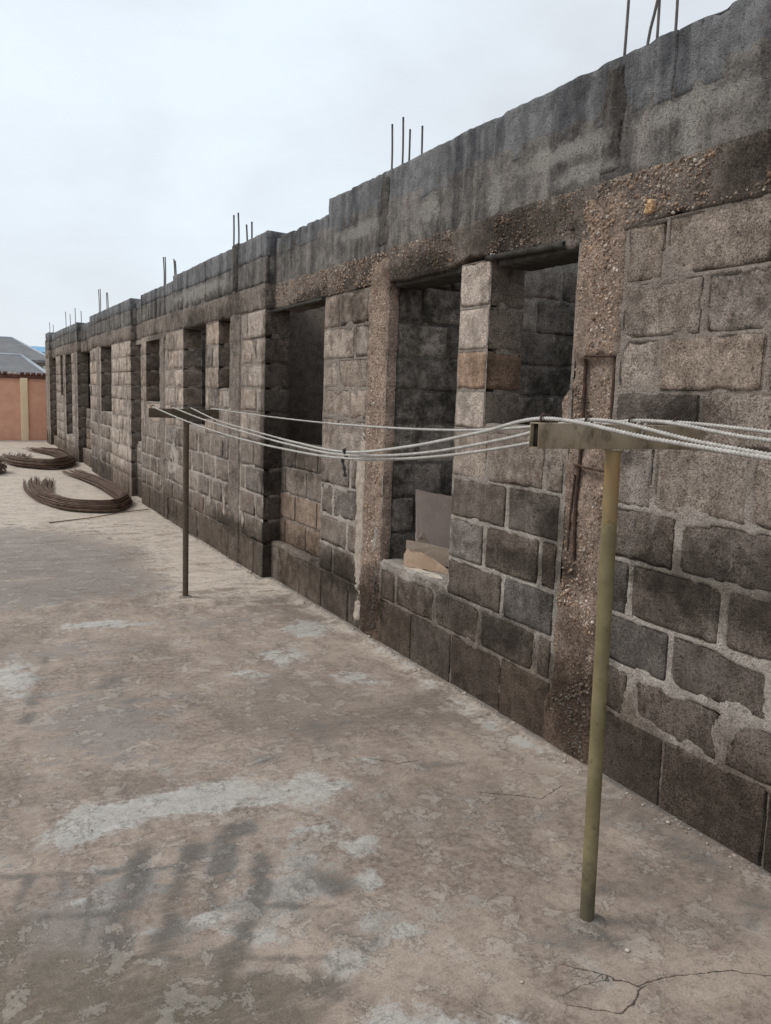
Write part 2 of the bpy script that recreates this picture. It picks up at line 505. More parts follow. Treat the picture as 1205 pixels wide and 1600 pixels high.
MAT_ROOF = simple('grey_roof', (0.125, 0.125, 0.130), (0.18, 0.178, 0.18), 1.2, 0.8)
MAT_CAP = simple('pale_ridge_cap', (0.30, 0.33, 0.37), (0.40, 0.43, 0.47), 3, 0.6)
MAT_BLUE = simple('blue_roof', (0.13, 0.30, 0.46), (0.20, 0.38, 0.54), 2, 0.6)
MAT_HOUSE = simple('house_wall', (0.42, 0.38, 0.33), (0.54, 0.49, 0.43), 2)
MAT_GREEN = simple('leaf', (0.035, 0.050, 0.030), (0.07, 0.09, 0.055), 5)

def mat_post():
    N = NT('olive_post_paint', 0.55, 0.35)
    z = N.xyz()[2]
    base = N.mix(N.ss(N.noise(9, 5, 0.6), 0.35, 0.65), (0.165, 0.135, 0.068), (0.225, 0.188, 0.100))
    band = N.ss(N.math('ADD', z, N.math('MULTIPLY', N.noise(60, 2), 0.006)), 1.268, 1.272)
    base = N.mix(N.math('MULTIPLY', band, N.ss(N.noise(14, 4, 0.6), 0.38, 0.6, 0.2, 0.75)), base, (0.30, 0.180, 0.075))
    rust = N.ss(N.noise(26, 6, 0.7), 0.56, 0.68)
    base = N.mix(N.math('MULTIPLY', rust, 0.45), base, (0.085, 0.055, 0.030))
    low = N.ss(N.math('ADD', z, N.math('MULTIPLY', N.noise(20, 5, 0.7), -0.45)), 0.05, -0.16)
    base = N.mix(N.math('MULTIPLY', low, 0.7), base, (0.055, 0.048, 0.036))
    return N.out(base, N.bump(N.noise(80, 4, 0.6), 0.25, 0.003))
MAT_POST = mat_post()
def mat_arm():
    N = NT('weathered_arm_paint', 0.6, 0.3)
    base = N.mix(N.ss(N.noise(10, 5, 0.6), 0.35, 0.65), (0.225, 0.178, 0.118), (0.33, 0.27, 0.19))
    dirt = N.ss(N.noise(22, 6, 0.72, vec=N.vscale((1, 1, 0.5))), 0.47, 0.66)
    base = N.mix(N.math('MULTIPLY', dirt, 0.65), base, (0.075, 0.060, 0.040))
    return N.out(base, N.bump(N.noise(90, 4, 0.6), 0.3, 0.003))
MAT_ARM = mat_arm()
MAT_COLLAR = simple('collar_cement', (0.15, 0.125, 0.105), (0.30, 0.26, 0.225), 30, 0.95, 0.1, 0.6, 120, 0.005)
MAT_POSTDARK = simple('brown_post_paint', (0.065, 0.050, 0.034), (0.115, 0.088, 0.060), 12, 0.7)
MAT_TUBE_SHADE = simple('tube_shade', (0.012, 0.008, 0.006), (0.03, 0.02, 0.015), 20)

def mat_ground():
    N = NT('concrete_slab', 0.9, 0.2)
    v2 = N.vscale((1.0, 0.55, 1.0))
    n1 = N.noise(1.6, 6, 0.62, 0.5)
    n2 = N.noise(7.5, 6, 0.68, 0.4, vec=v2)
    n3 = N.noise(34, 5, 0.7)
    n4 = N.noise(150, 3, 0.7)
    c = N.mix(N.ss(N.math('ADD', N.math('MULTIPLY', n1, 0.5), N.math('MULTIPLY', n2, 0.5)), 0.38, 0.62), (0.180, 0.139, 0.112), (0.390, 0.312, 0.256))
    c = N.mix(N.math('MULTIPLY', N.ss(n3, 0.36, 0.60), 0.45), c, (0.37, 0.300, 0.248))
    c = N.mix(N.math('MULTIPLY', N.ss(n2, 0.56, 0.70), 0.45), c, (0.46, 0.42, 0.375))
    na = N.noise(4.2, 6, 0.66, 0.8, vec=N.vscale((0.6, 1.5, 1.0)))
    jit = N.math('ADD', N.math('MULTIPLY', N.math('SUBTRACT', na, 0.5), 1.5), N.math('ADD', N.math('MULTIPLY', N.math('SUBTRACT', n2, 0.5), 1.3), N.math('MULTIPLY', N.math('SUBTRACT', n3, 0.5), 0.55)))
    def layer(c, name, col, lo, hi, k, col2=None, js=1.0):
        f = N.ss(N.math('ADD', N.attr(name), N.math('MULTIPLY', jit, js)), lo, hi)
        cc = col if col2 is None else N.mix(N.ss(N.math('ADD', N.math('MULTIPLY', na, 0.7), N.math('MULTIPLY', n3, 0.3)), 0.36, 0.64), col, col2)
        return N.mix(N.math('MULTIPLY', f, k), c, cc), f
    # broad washes of dirt and worn cement skin
    w1 = N.ss(N.noise(0.85, 7, 0.7, 0.6), 0.46, 0.62)
    c = N.mix(N.math('MULTIPLY', w1, 0.55), c, (0.160, 0.128, 0.106))
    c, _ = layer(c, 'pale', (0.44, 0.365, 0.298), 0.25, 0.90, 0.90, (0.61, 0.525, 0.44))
    c, _ = layer(c, 'grey', (0.195, 0.168, 0.150), 0.40, 0.60, 0.72, (0.25, 0.222, 0.203), 0.9)
    c, fl = layer(c, 'light', (0.36, 0.342, 0.315), 0.32, 0.80, 0.82, (0.49, 0.47, 0.438), 1.35)
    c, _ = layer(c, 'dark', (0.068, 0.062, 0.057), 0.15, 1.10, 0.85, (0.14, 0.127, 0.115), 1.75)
    c, _ = layer(c, 'moss', (0.095, 0.083, 0.062), 0.25, 0.80, 0.80, (0.175, 0.14, 0.105), 1.0)
    tr = N.noise(1.0, 4, 0.65, 0.9, vec=N.vscale((7.0, 46.0, 1.0)))
    c = N.mix(N.math('MULTIPLY', N.ss(tr, 0.52, 0.70), 0.14), c, (0.44, 0.40, 0.355))
    c = N.mix(N.math('MULTIPLY', N.ss(tr, 0.46, 0.30), 0.16), c, (0.15, 0.128, 0.110))
    sp = N.ss(N.noise(19, 5, 0.75), 0.60, 0.68)
    c = N.mix(N.math('MULTIPLY', sp, 0.35), c, (0.44, 0.41, 0.375))
    sd_ = N.ss(N.noise(13, 5, 0.75, vec=N.vscale((1.0, 1.0, 1.0), N.pos), dist=0.6), 0.60, 0.70)
    c = N.mix(N.math('MULTIPLY', sd_, 0.40), c, (0.13, 0.112, 0.098))
    # worn cement skin: flakes with crisp edges and a thin dirty rim
    fk = N.noise(6.5, 8, 0.72, 0.35)
    fe = N.ss(fk, 0.548, 0.562)
    rim = N.math('MULTIPLY', N.ss(fk, 0.530, 0.548), N.ss(fk, 0.560, 0.548))
    c = N.mix(N.math('MULTIPLY', fe, 0.22), c, (0.50, 0.46, 0.41))
    c = N.mix(N.math('MULTIPLY', rim, 0.35), c, (0.10, 0.086, 0.074))
    # cracks
    cd = N.math('ABSOLUTE', N.math('ADD', N.attr('crk'), N.math('MULTIPLY', N.math('SUBTRACT', N.noise(26, 5, 0.7), 0.5), 0.028)))
    w = N.ss(N.noise(9, 3), 0.3, 0.7, 0.0012, 0.0042)
    ck = N.math('MULTIPLY', N.ss(cd, w, 0.0), N.attr('crm'))
    c = N.mix(N.math('MULTIPLY', ck, 0.9), c, (0.035, 0.030, 0.025))
    g = N.ss(N.math('ADD', N.math('MULTIPLY', n4, 0.65), N.math('MULTIPLY', n3, 0.35)), 0.32, 0.68, 0.80, 1.17)
    c = N.mix(1.0, c, g, 'MULTIPLY')
    pit = N.ss(N.noise(60, 2, 0.5), 0.70, 0.76)
    c = N.mix(N.math('MULTIPLY', pit, 0.55), c, (0.08, 0.07, 0.06))
    h = N.math('ADD', N.math('MULTIPLY', n3, 0.7), N.math('ADD', N.math('MULTIPLY', n4, 0.35), N.math('MULTIPLY', fl, 0.35)))
    h = N.math('ADD', h, N.math('ADD', N.math('MULTIPLY', tr, 0.3), N.math('MULTIPLY', fe, 0.6)))
    h = N.math('SUBTRACT', h, N.math('MULTIPLY', ck, 2.2))
    h = N.math('SUBTRACT', h, N.math('MULTIPLY', pit, 0.6))
    rg = N.ss(n2, 0.3, 0.7, 0.78, 0.95)
    return N.out(c, N.bump(h, 0.6, 0.008), rg)
MAT_GROUND = mat_ground()

# ------------------------------------------------------------------ ground
def axis(segs):
    out = []
    for a, b, s in segs:
        n = max(1, int(round((b - a) / s)))
        out.append(np.linspace(a, b, n, endpoint=False))
    out.append([segs[-1][1]])
    return np.concatenate(out)
gx = axis([(-600, -60, 90), (-60, -8, 8), (-8, -1, 0.7), (-1, 0, 0.06), (0, 2.75, 0.0125), (2.75, 6, 0.2), (6, 40, 4), (40, 600, 80)])
gy = axis([(-600, -40, 80), (-40, -4, 5), (-4, 0.9, 0.25), (0.9, 3.6, 0.0125), (3.6, 7, 0.022), (7, 14, 0.06), (14, 30, 0.2), (30, 80, 5), (80, 900, 90)])
GX, GY = np.meshgrid(gx, gy, indexing='ij')
gp = P3(GX, GY, 0)

def seg_dist(x, y, pts):
    best = np.full(x.shape, 1e9); sgn = np.zeros(x.shape)
    for (ax, ay), (bx, by) in zip(pts[:-1], pts[1:]):
        dx, dy = bx - ax, by - ay
        L2 = dx * dx + dy * dy
        t = np.clip(((x - ax) * dx + (y - ay) * dy) / L2, 0, 1)
        ex, ey = x - (ax + t * dx), y - (ay + t * dy)
        d = np.hypot(ex, ey)
        s = np.sign((x - ax) * dy - (y - ay) * dx)
        m = d < best
        best = np.where(m, d, best); sgn = np.where(m, s, sgn)
    return best, sgn

wx = GX + 0.05 * fbm(gp, 3.1, 3, 3) + 0.02 * fbm(gp, 13, 2, 31)
wy = GY + 0.07 * fbm(gp, 2.7, 3, 4) + 0.02 * fbm(gp, 12, 2, 32)
def blob(cx, cy, rx, ry, ang=0, soft=0.5):
    a = R(ang); c, s = math.cos(a), math.sin(a)
    dx, dy = wx - cx, wy - cy
    u, v = (dx * c + dy * s) / rx, (-dx * s + dy * c) / ry
    return np.exp(-(u * u + v * v) * 0.75)
def stroke(pts, w, soft=0.6):
    d, _ = seg_dist(GX + 0.3 * (wx - GX), GY + 0.3 * (wy - GY), pts)
    return np.exp(-(d / w) ** 2 * 0.75)
def umax(*a):
    o = a[0]
    for b in a[1:]:
        o = np.maximum(o, b)
    return o

# old screed patches
light = umax(0.48 * blob(0.75, 2.35, 0.65, 0.50, -25), 0.45 * blob(1.0, 2.95, 0.6, 0.3, -10),
             stroke([(0.36, 2.98), (0.62, 3.02), (0.95, 2.98), (1.28, 2.92)], 0.13),
             blob(1.24, 2.41, 0.09, 0.08), 0.8 * blob(1.16, 2.57, 0.16, 0.05, -30), blob(0.93, 1.87, 0.06, 0.07), blob(1.15, 1.92, 0.05, 0.03),
             blob(0.98, 1.60, 0.16, 0.10, -30), blob(1.14, 1.56, 0.16, 0.07, -30), blob(0.26, 4.75, 0.14, 0.32),
             blob(0.67, 2.24, 0.06, 0.045), blob(0.72, 2.14, 0.08, 0.03, -35), 0.9 * blob(0.80, 2.08, 0.05, 0.06), blob(1.18, 2.24, 0.06, 0.05),
             0.8 * blob(0.37, 2.72, 0.06, 0.05), 0.8 * blob(0.28, 2.55, 0.05, 0.03), 0.8 * blob(0.49, 2.10, 0.05, 0.05), blob(0.50, 2.26, 0.05, 0.03),
             blob(1.61, 3.04, 0.09, 0.05, -20), blob(2.14, 5.07, 0.16, 0.22), 0.9 * blob(0.85, 5.72, 0.30, 0.12, -15), blob(2.04, 4.05, 0.08, 0.14),
             0.55 * stroke([(2.44, 4.9), (2.42, 4.1), (2.37, 3.5), (2.36, 3.1), (2.41, 2.6)], 0.045), 0.7 * blob(1.45, 4.35, 0.12, 0.10),
             0.8 * blob(1.75, 4.6, 0.15, 0.10, 30), 0.75 * blob(0.72, 1.95, 0.035, 0.03), 0.7 * blob(1.06, 2.02, 0.05, 0.05))
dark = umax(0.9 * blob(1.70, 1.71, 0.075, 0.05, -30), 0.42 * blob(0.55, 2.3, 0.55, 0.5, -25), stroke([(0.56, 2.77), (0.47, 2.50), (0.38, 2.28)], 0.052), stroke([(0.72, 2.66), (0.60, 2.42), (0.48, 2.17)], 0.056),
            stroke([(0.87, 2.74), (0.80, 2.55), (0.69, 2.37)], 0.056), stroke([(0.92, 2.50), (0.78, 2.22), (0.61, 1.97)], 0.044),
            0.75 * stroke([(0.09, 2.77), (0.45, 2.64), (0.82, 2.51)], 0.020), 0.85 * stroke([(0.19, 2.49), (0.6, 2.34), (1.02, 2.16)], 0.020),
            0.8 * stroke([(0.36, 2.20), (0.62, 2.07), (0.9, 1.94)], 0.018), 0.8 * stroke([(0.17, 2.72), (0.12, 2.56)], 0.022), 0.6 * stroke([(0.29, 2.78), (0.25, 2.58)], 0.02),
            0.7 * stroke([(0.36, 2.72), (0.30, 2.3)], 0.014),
            blob(0.91, 2.71, 0.07, 0.07), blob(0.97, 2.05, 0.07, 0.13, 30), 0.9 * blob(1.06, 2.27, 0.05, 0.10, 20), 0.75 * blob(1.90, 2.89, 0.17, 0.04, -5),
            0.55 * blob(1.22, 3.21, 0.10, 0.10), 0.6 * blob(0.75, 4.40, 0.10, 0.35), 0.6 * stroke([(0.46, 5.1), (0.38, 4.6), (0.27, 4.1)], 0.05),
            0.75 * blob(1.69, 1.66, 0.13, 0.06, -30), 0.6 * blob(1.90, 1.83, 0.10, 0.05, -35), 0.5 * blob(1.85, 1.62, 0.16, 0.05, -30),
            blob(0.62, 1.88, 0.22, 0.10, -25), 0.9 * blob(0.85, 1.80, 0.12, 0.05, -30), blob(1.42, 2.13, 0.010, 0.010, 0, 0.3), blob(1.435, 2.08, 0.011, 0.010, 0, 0.3),
            0.75 * stroke([(2.47, 0.9), (2.475, 3.0), (2.47, 6.7)], 0.030), 0.6 * stroke([(2.39, 6.7), (2.39, 14)], 0.03), 0.55 * blob(2.30, 2.05, 0.10, 0.5, 0), 0.5 * blob(1.55, 3.5, 0.3, 0.12, 20))
grey = umax(blob(0.55, 8.6, 0.95, 1.55, 15, 0.25), blob(1.05, 7.3, 0.50, 0.80, 20, 0.25), 0.85 * blob(0.5, 6.9, 0.6, 0.6), 0.8 * blob(0.62, 3.9, 0.35, 0.5), 0.6 * blob(0.55, 5.2, 0.5, 0.25),
            0.7 * blob(0.30, 2.40, 0.45, 0.35), 0.55 * blob(1.5, 5.5, 0.35, 0.25))
moss = umax(0.85 * blob(0.35, 2.0, 0.55, 0.25, -25), 0.9 * blob(0.5, 1.92, 0.42, 0.16, -28), 0.8 * blob(0.1, 2.2, 0.3, 0.2), blob(0.20, 2.10, 0.30, 0.16, -20), blob(0.45, 1.95, 0.28, 0.10, -25), 0.8 * blob(0.08, 2.35, 0.10, 0.20))
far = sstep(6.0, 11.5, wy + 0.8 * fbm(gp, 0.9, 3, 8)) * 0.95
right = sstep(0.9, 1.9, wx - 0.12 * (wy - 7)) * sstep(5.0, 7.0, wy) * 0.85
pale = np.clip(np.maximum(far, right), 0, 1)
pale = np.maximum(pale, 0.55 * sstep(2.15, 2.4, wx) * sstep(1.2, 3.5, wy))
CRACKS = [[(1.52, 1.62), (1.58, 1.56), (1.61, 1.52), (1.65, 1.47), (1.75, 1.46), (1.84, 1.43), (1.94, 1.40), (2.06, 1.31)],
          [(1.65, 1.46), (1.58, 1.42), (1.53, 1.41), (1.49, 1.44), (1.43, 1.49)],
          [(1.44, 1.53), (1.50, 1.54), (1.56, 1.53), (1.62, 1.51)],
          [(0.40, 13.85), (1.07, 14.04)], [(1.42, 9.93), (1.45, 9.4), (1.49, 9.0)], [(0.9, 9.1), (1.5, 9.4), (2.2, 9.45)],
          [(1.9, 2.6), (2.1, 2.45), (2.25, 2.5)], [(1.62, 3.06), (1.72, 2.98), (1.80, 2.97)], [(0.9, 6.35), (1.5, 5.9), (2.3, 5.75)]]
crk = np.full(GX.shape, 1.0); crm = np.zeros(GX.shape)
for C in CRACKS:
    d, s = seg_dist(GX, GY, C)
    m = d < np.abs(crk)
    crk = np.where(m, np.where(s == 0, 1, s) * d, crk)
    crm = np.maximum(crm, (d < 0.03).astype(float))
crk = np.clip(crk, -0.3, 0.3)
gz = rise(GY) + 0.004 * fbm(gp, 1.1, 3, 21) + 0.0016 * fbm(gp, 9, 2, 22) + 0.003 * sstep(0.3, 0.7, light)
near_m = (GX > -2) & (GX < 2.7) & (GY > 0) & (GY < 28)
gz = np.where(near_m, gz + 0.012 * sstep(2.34, 2.47, GX + 0.03 * fbm(gp, 4, 2, 23)), gz)
nu, nv = len(gx), len(gy)
I = np.arange(nu * nv).reshape(nu, nv)
GF = np.stack([I[:-1, :-1], I[1:, :-1], I[1:, 1:], I[:-1, 1:]], -1).reshape(-1, 4)
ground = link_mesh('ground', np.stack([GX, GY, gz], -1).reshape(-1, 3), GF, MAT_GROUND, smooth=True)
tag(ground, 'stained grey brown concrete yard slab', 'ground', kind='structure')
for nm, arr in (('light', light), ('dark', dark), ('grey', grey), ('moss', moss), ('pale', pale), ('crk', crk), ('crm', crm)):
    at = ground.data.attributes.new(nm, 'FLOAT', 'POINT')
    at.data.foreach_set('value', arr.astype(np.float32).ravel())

# ------------------------------------------------------------------ the unfinished building
D1, D2 = 2.48, 2.40
TH = 0.225
bld = empty('unfinished_building', (D1, 2.0, 0))
tag(bld, 'long unfinished building of bare weathered concrete blocks with empty window and door openings', 'building')
bpy.context.view_layer.update()

ZC = [-0.06, 0.30, 0.515, 0.735, 0.97, 1.20, 1.465, 1.675, 1.885, 2.11, 2.345]
Z_LIN0, Z_LIN1, Z_PAR1, Z_TOP = 2.345, 2.56, 2.79, 3.03
Y_BEG, Y_END = -1.6, 24.7
# openings: y0, y1, z0, z1, infill (recessed block panel below the sill)
OPEN = [(2.88, 3.54, 1.49, 2.345, None), (3.82, 4.645, 0.553, 2.345, None), (5.65, 6.72, 1.23, 2.345, 0.33),
        (7.72, 8.10, 1.66, 2.345, None), (8.57, 9.51, 1.24, 2.345, None), (10.68, 11.53, 1.46, 2.29, None),
        (11.87, 12.62, 0.80, 2.29, None), (14.27, 15.34, 1.20, 2.345, None), (16.35, 16.82, 1.66, 2.345, None),
        (17.15, 18.40, 1.18, 2.345, 0.32), (19.29, 20.39, 0.52, 2.345, None), (20.86, 21.36, 1.40, 2.345, None),
        (22.68, 23.87, 1.14, 2.345, 0.26)]
COLS = [(2.585, 2.88), (4.645, 4.92), (7.38, 7.72), (10.43, 10.68), (15.52, 15.80), (18.58, 18.86), (20.55, 20.80), (24.05, 24.35)]
def front(y):
    """x of the facade face at y"""
    if 6.72 <= y < 11.87: return D2
    if 12.62 <= y < 16.6: return D2
    if 18.40 <= y < 22.3: return D2
    if y >= 23.87: return D2
    return D1
BREAKS = [Y_BEG, 6.72, 11.87, 12.62, 16.6, 18.40, 22.3, 23.87, Y_END]

def solid_intervals(zm):
    """y intervals of block wall at height zm (columns and openings cut out)"""
    cuts = [(a, b) for a, b in COLS]
    for (a, b, z0, z1, inf) in OPEN:
        lo = inf if inf is not None else z0
        if lo < zm < z1: cuts.append((a, b))
    ev = sorted(set(BREAKS + [c for ab in cuts for c in ab] + [c for op in OPEN for c in op[:2]]))
    iv = []
    for a, b in zip(ev[:-1], ev[1:]):
        m = (a + b) / 2
        if any(c <= m <= d for c, d in cuts): continue
        if iv and abs(iv[-1][1] - a) < 1e-6 and a not in BREAKS: iv[-1] = (iv[-1][0], b)
        else: iv.append((a, b))
    return iv

def sill_at(y, z0, z1):
    for (a, b, s0, s1, inf) in OPEN:
        lo = inf if inf is not None else s0
        if a <= y <= b and z0 < lo < z1: return lo
    return None

PITCHB = 0.465
PHASE = {2: 2.38, 3: 2.18, 4: 2.42, 5: 2.19, 6: 2.35, 7: 2.15, 8: 2.35, 9: 2.17, 10: 2.36}
blocks = []      # (y0,y1,z0,z1,course)
for ci in range(10):
    z0, z1 = ZC[ci], ZC[ci + 1]
    ivs = solid_intervals((z0 + z1) / 2) if ci else solid_intervals(0.1)
    # a course the sill passes through is split where the opening starts
    for (a, b) in ivs:
        if a < 2.585:
            ph = PHASE.get(ci + 1, 2.4 if ci % 2 else 2.18)
        elif 2.8 < a < 3.0:
            ph = 3.02 if ci % 2 else 3.29
        else:
            ph = a + (0.0 if ci % 2 else 0.232) + 0.03 * rnd.uniform(-1, 1)
        k0 = math.floor((a - ph) / PITCHB)
        js = [a] + [ph + k * PITCHB + rnd.uniform(-.012, .012) for k in range(k0, k0 + 80) if a + 0.10 < ph + k * PITCHB < b - 0.10] + [b]
        for p, q in zip(js[:-1], js[1:]):
            # cut by openings that start inside this course
            pcs = [(p, q, z1)]
            for (oa, ob, s0, s1, inf) in OPEN:
                lo = inf if inf is not None else s0
                if z0 < lo < z1:
                    new = []
                    for (u, v, zt) in pcs:
                        if v <= oa or u >= ob: new.append((u, v, zt)); continue
                        if u < oa - 0.06: new.append((u, oa, zt))
                        if lo - z0 > 0.05: new.append((max(u, oa), min(v, ob), lo))
                        if v > ob + 0.06: new.append((ob, v, zt))
                    pcs = new
            for (u, v, zt) in pcs:
                if v - u > 0.05: blocks.append((u, v, z0, zt, ci))
    # openings whose sill lies above the course middle-cut but below its top (block stub under sill)
    for (oa, ob, s0, s1, inf) in OPEN:
        lo = inf if inf is not None else s0
        zm = (z0 + z1) / 2 if ci else 0.1
        if z0 + 0.05 < lo <= zm:
            n = max(1, int(round((ob - oa) / PITCHB)))
            for k in range(n):
                blocks.append((oa + (ob - oa) * k / n, oa + (ob - oa) * (k + 1) / n, z0, lo, ci))

def tone(y, z, ci):
    """natural block to block colour difference"""
    v = rnd.gauss(1.0, 0.11)
    w = rnd.gauss(0, 0.02)
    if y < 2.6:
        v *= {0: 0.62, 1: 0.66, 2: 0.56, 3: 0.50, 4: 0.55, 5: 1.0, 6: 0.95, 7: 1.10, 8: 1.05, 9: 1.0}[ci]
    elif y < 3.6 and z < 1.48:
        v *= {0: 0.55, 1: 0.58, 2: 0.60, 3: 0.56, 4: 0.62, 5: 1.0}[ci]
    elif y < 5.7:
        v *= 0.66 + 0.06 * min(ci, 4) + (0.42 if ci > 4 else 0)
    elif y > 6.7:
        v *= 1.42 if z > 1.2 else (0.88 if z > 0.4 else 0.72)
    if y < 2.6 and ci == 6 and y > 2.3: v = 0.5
    v = max(0.38, min(1.7, v))
    return (v * (1 + w), v, v * (1 - w), 1)

NBLOCK = 0
far_parts = []
for (a, b, z0, z1, ci) in sorted(blocks, key=lambda t: t[0]):
    yc = (a + b) / 2
    x0 = front(yc)
    g = 0.005 if z0 < 0 else (0.022 if z0 < 1.15 else 0.015)
    jl = any(abs(a - op[1]) < 1e-6 for op in OPEN); jr = any(abs(b - op[0]) < 1e-6 for op in OPEN)
    hidden = b < 0.9
    sp = 0.018 if yc < 4.7 else (0.03 if yc < 8 else (0.055 if yc < 13 else 0.12))
    if hidden: sp = 0.15
    proud = rnd.gauss(0.0, 0.0035)
    pier = 3.53 < a and b < 3.83
    if pier: proud = 0.002
    lo = (x0 - 0.003 - proud, a + (0.0 if pier or jl else g * 0.8), z0 + g * (0.5 if z1 > 0.4 else 0))
    hi = (x0 + TH - 0.005, b - (0.0 if pier or jr else g * 0.8), z1 - g * 0.5)
    tilt = rnd.gauss(0, 0.006)
    yc0, zc0 = yc, (z0 + z1) / 2
    def shape(V, tilt=tilt, yc0=yc0, zc0=zc0):
        V = V.copy(); dy = V[:, 1] - yc0
        V[:, 2] += tilt * dy
        return V
    v, f = rough_box(lo, hi, sp, rad=0.004 if yc < 8 else 0.008, amp=0.0025 if yc < 8 else 0.004, seed=int(a * 977 + z0 * 31) % 9973, chip=0.75,
                     spx=max(sp, 0.035), shape=shape)
    v[:, 2] += rise(yc)
    NBLOCK += 0 if hidden else 1
    if hidden or NBLOCK > 296:
        far_parts.append((v, f)); continue
    o = link_mesh('block', v, f, MAT_BLOCK, smooth=sp < 0.05, loc=(x0 + .1, yc, (z0 + z1) / 2))
    t = tone(yc, (z0 + z1) / 2, ci)
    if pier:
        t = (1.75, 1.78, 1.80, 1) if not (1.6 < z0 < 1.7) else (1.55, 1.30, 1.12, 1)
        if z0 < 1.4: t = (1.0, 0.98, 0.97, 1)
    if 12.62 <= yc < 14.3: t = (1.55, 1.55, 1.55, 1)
    o.color = t
    child(o, bld)
if far_parts:
    V, F = merge(far_parts)
    o = link_mesh('distant_blocks', V, F, MAT_BLOCK)
    o['kind'] = 'stuff'
    o.color = (1.15, 1.15, 1.15, 1)
    child(o, bld)

# ---- mortar: an uneven skin between the blocks plus the core of the wall
def wall_mask(yc, zc, top):
    ok = (zc < top)
    for a, b in COLS:
        ok &= ~((yc > a + 0.02) & (yc < b - 0.02))
    for (a, b, s0, s1, inf) in OPEN:
        lo = inf if inf is not None else s0
        ok &= ~((yc > a) & (yc < b) & (zc > lo) & (zc < s1))
    return ok
mort = []
for (ya, yb) in zip(BREAKS[:-1], BREAKS[1:]):
    xf = front((ya + yb) / 2)
    step = 0.0125 if yb < 7 else (0.03 if yb < 13 else 0.06)
    segs = [(ya, yb)] if ya > 0 else [(ya, 0.9), (0.9, yb)]
    for (sa, sb) in segs:
        st = 0.1 if sb < 1 else step
        extra = [c for op in OPEN for c in op[:2] if sa < c < sb] + [c for ab in COLS for c in ab if sa < c < sb]
        us = np.unique(np.round(np.r_[np.arange(sa, sb, st), sb, extra], 4))
        zz = [z for op in OPEN for z in ((op[4] if op[4] is not None else op[2]),) if sa <= op[0] <= sb]
        vs = np.unique(np.round(np.r_[np.arange(-0.06, Z_LIN0, st), Z_LIN0, zz], 4))
        dist = np.zeros((len(us), len(vs)))
        for (ba, bb, bz0, bz1, bc) in blocks:
            if bb < sa or ba > sb: continue
            gg = 0.005 if bz0 < 0 else (0.022 if bz0 < 1.15 else 0.015)
            i0, i1 = np.searchsorted(us, (ba, bb)); k0, k1 = np.searchsorted(vs, (bz0, bz1))
            if i1 <= i0 or k1 <= k0: continue
            uu = us[i0:i1, None]; vv = vs[None, k0:k1]
            dy = np.minimum(uu - ba, bb - uu) - gg * 0.8
            dz = np.minimum(vv - bz0, bz1 - vv) - gg * 0.5
            dist[i0:i1, k0:k1] = np.maximum(0, np.minimum(dy, dz))
        def fn(U, Vv, xf=xf, dist=dist):
            p = P3(xf, U, Vv)
            big_ = sstep(-0.1, 0.5, fbm(p, 1.7, 2, 44))
            wd = 0.004 + (0.032 + 0.075 * big_ + 0.05 * sstep(1.15, 1.5, Vv)) * np.maximum(0, fbm(p, 6.5, 3, 45, 0.6) + 0.06)
            low = np.interp(Vv, [0.15, 0.36, 1.2, 1.5, 2.3], [0.003, 0.000, 0.000, -0.0008, -0.0008])
            xj = xf - 0.0015 + low - 0.0050 * fbm(p, 9, 3, 41) - 0.0026 * fbm(p, 36, 3, 42, 0.6)
            t = sstep(wd * 0.55, wd + 0.004, dist)
            x = xj * (1 - t) + (xf + 0.022) * t
            return np.stack([x, U, Vv + rise(U)], -1)
        mort.append(grid_sheet(us, vs, fn, lambda a, b: wall_mask(a, b, Z_LIN0)))
def plain_box(lo, hi):
    V, F = box_topo(1, 1, 1)
    lo = np.array(lo, float); hi = np.array(hi, float)
    V = lo + V * (hi - lo)
    V[:, 2] += rise((lo[1] + hi[1]) / 2)
    return V, F
cuts = sorted(set(BREAKS + [c for op in OPEN for c in op[:2]]))
for a, b in zip(cuts[:-1], cuts[1:]):
    m = (a + b) / 2
    top = Z_LIN0
    for op in OPEN:
        if op[0] <= m <= op[1]: top = op[4] if op[4] is not None else op[2]
    xf = front(m)
    mort.append(plain_box((xf + 0.06, a + (0.09 if abs(a - 4.645) < 1e-6 else 0.005), -0.06), (xf + TH - 0.012, b - 0.005, top - 0.006)))
V, F = merge(mort)
o = link_mesh('mortar', V, F, MAT_MORTAR, smooth=True)
child(o, bld)

# ---- sills topped with mortar
for (a, b, s0, s1, inf) in OPEN:
    top = inf if inf is not None else s0
    xf = front((a + b) / 2)
    if b > 16.9 and inf is None: continue
    v, f = rough_box((xf - 0.004, a + 0.004, top - 0.02), (xf + TH, b - 0.004, top + 0.012), 0.025 if b < 7 else 0.06, rad=0.012, amp=0.009, seed=int(a * 71), fine=0.004)
    v[:, 2] += rise((a + b) / 2)
    o = link_mesh('sill', v, f, MAT_MORTAR, smooth=True)
    child(o, bld)

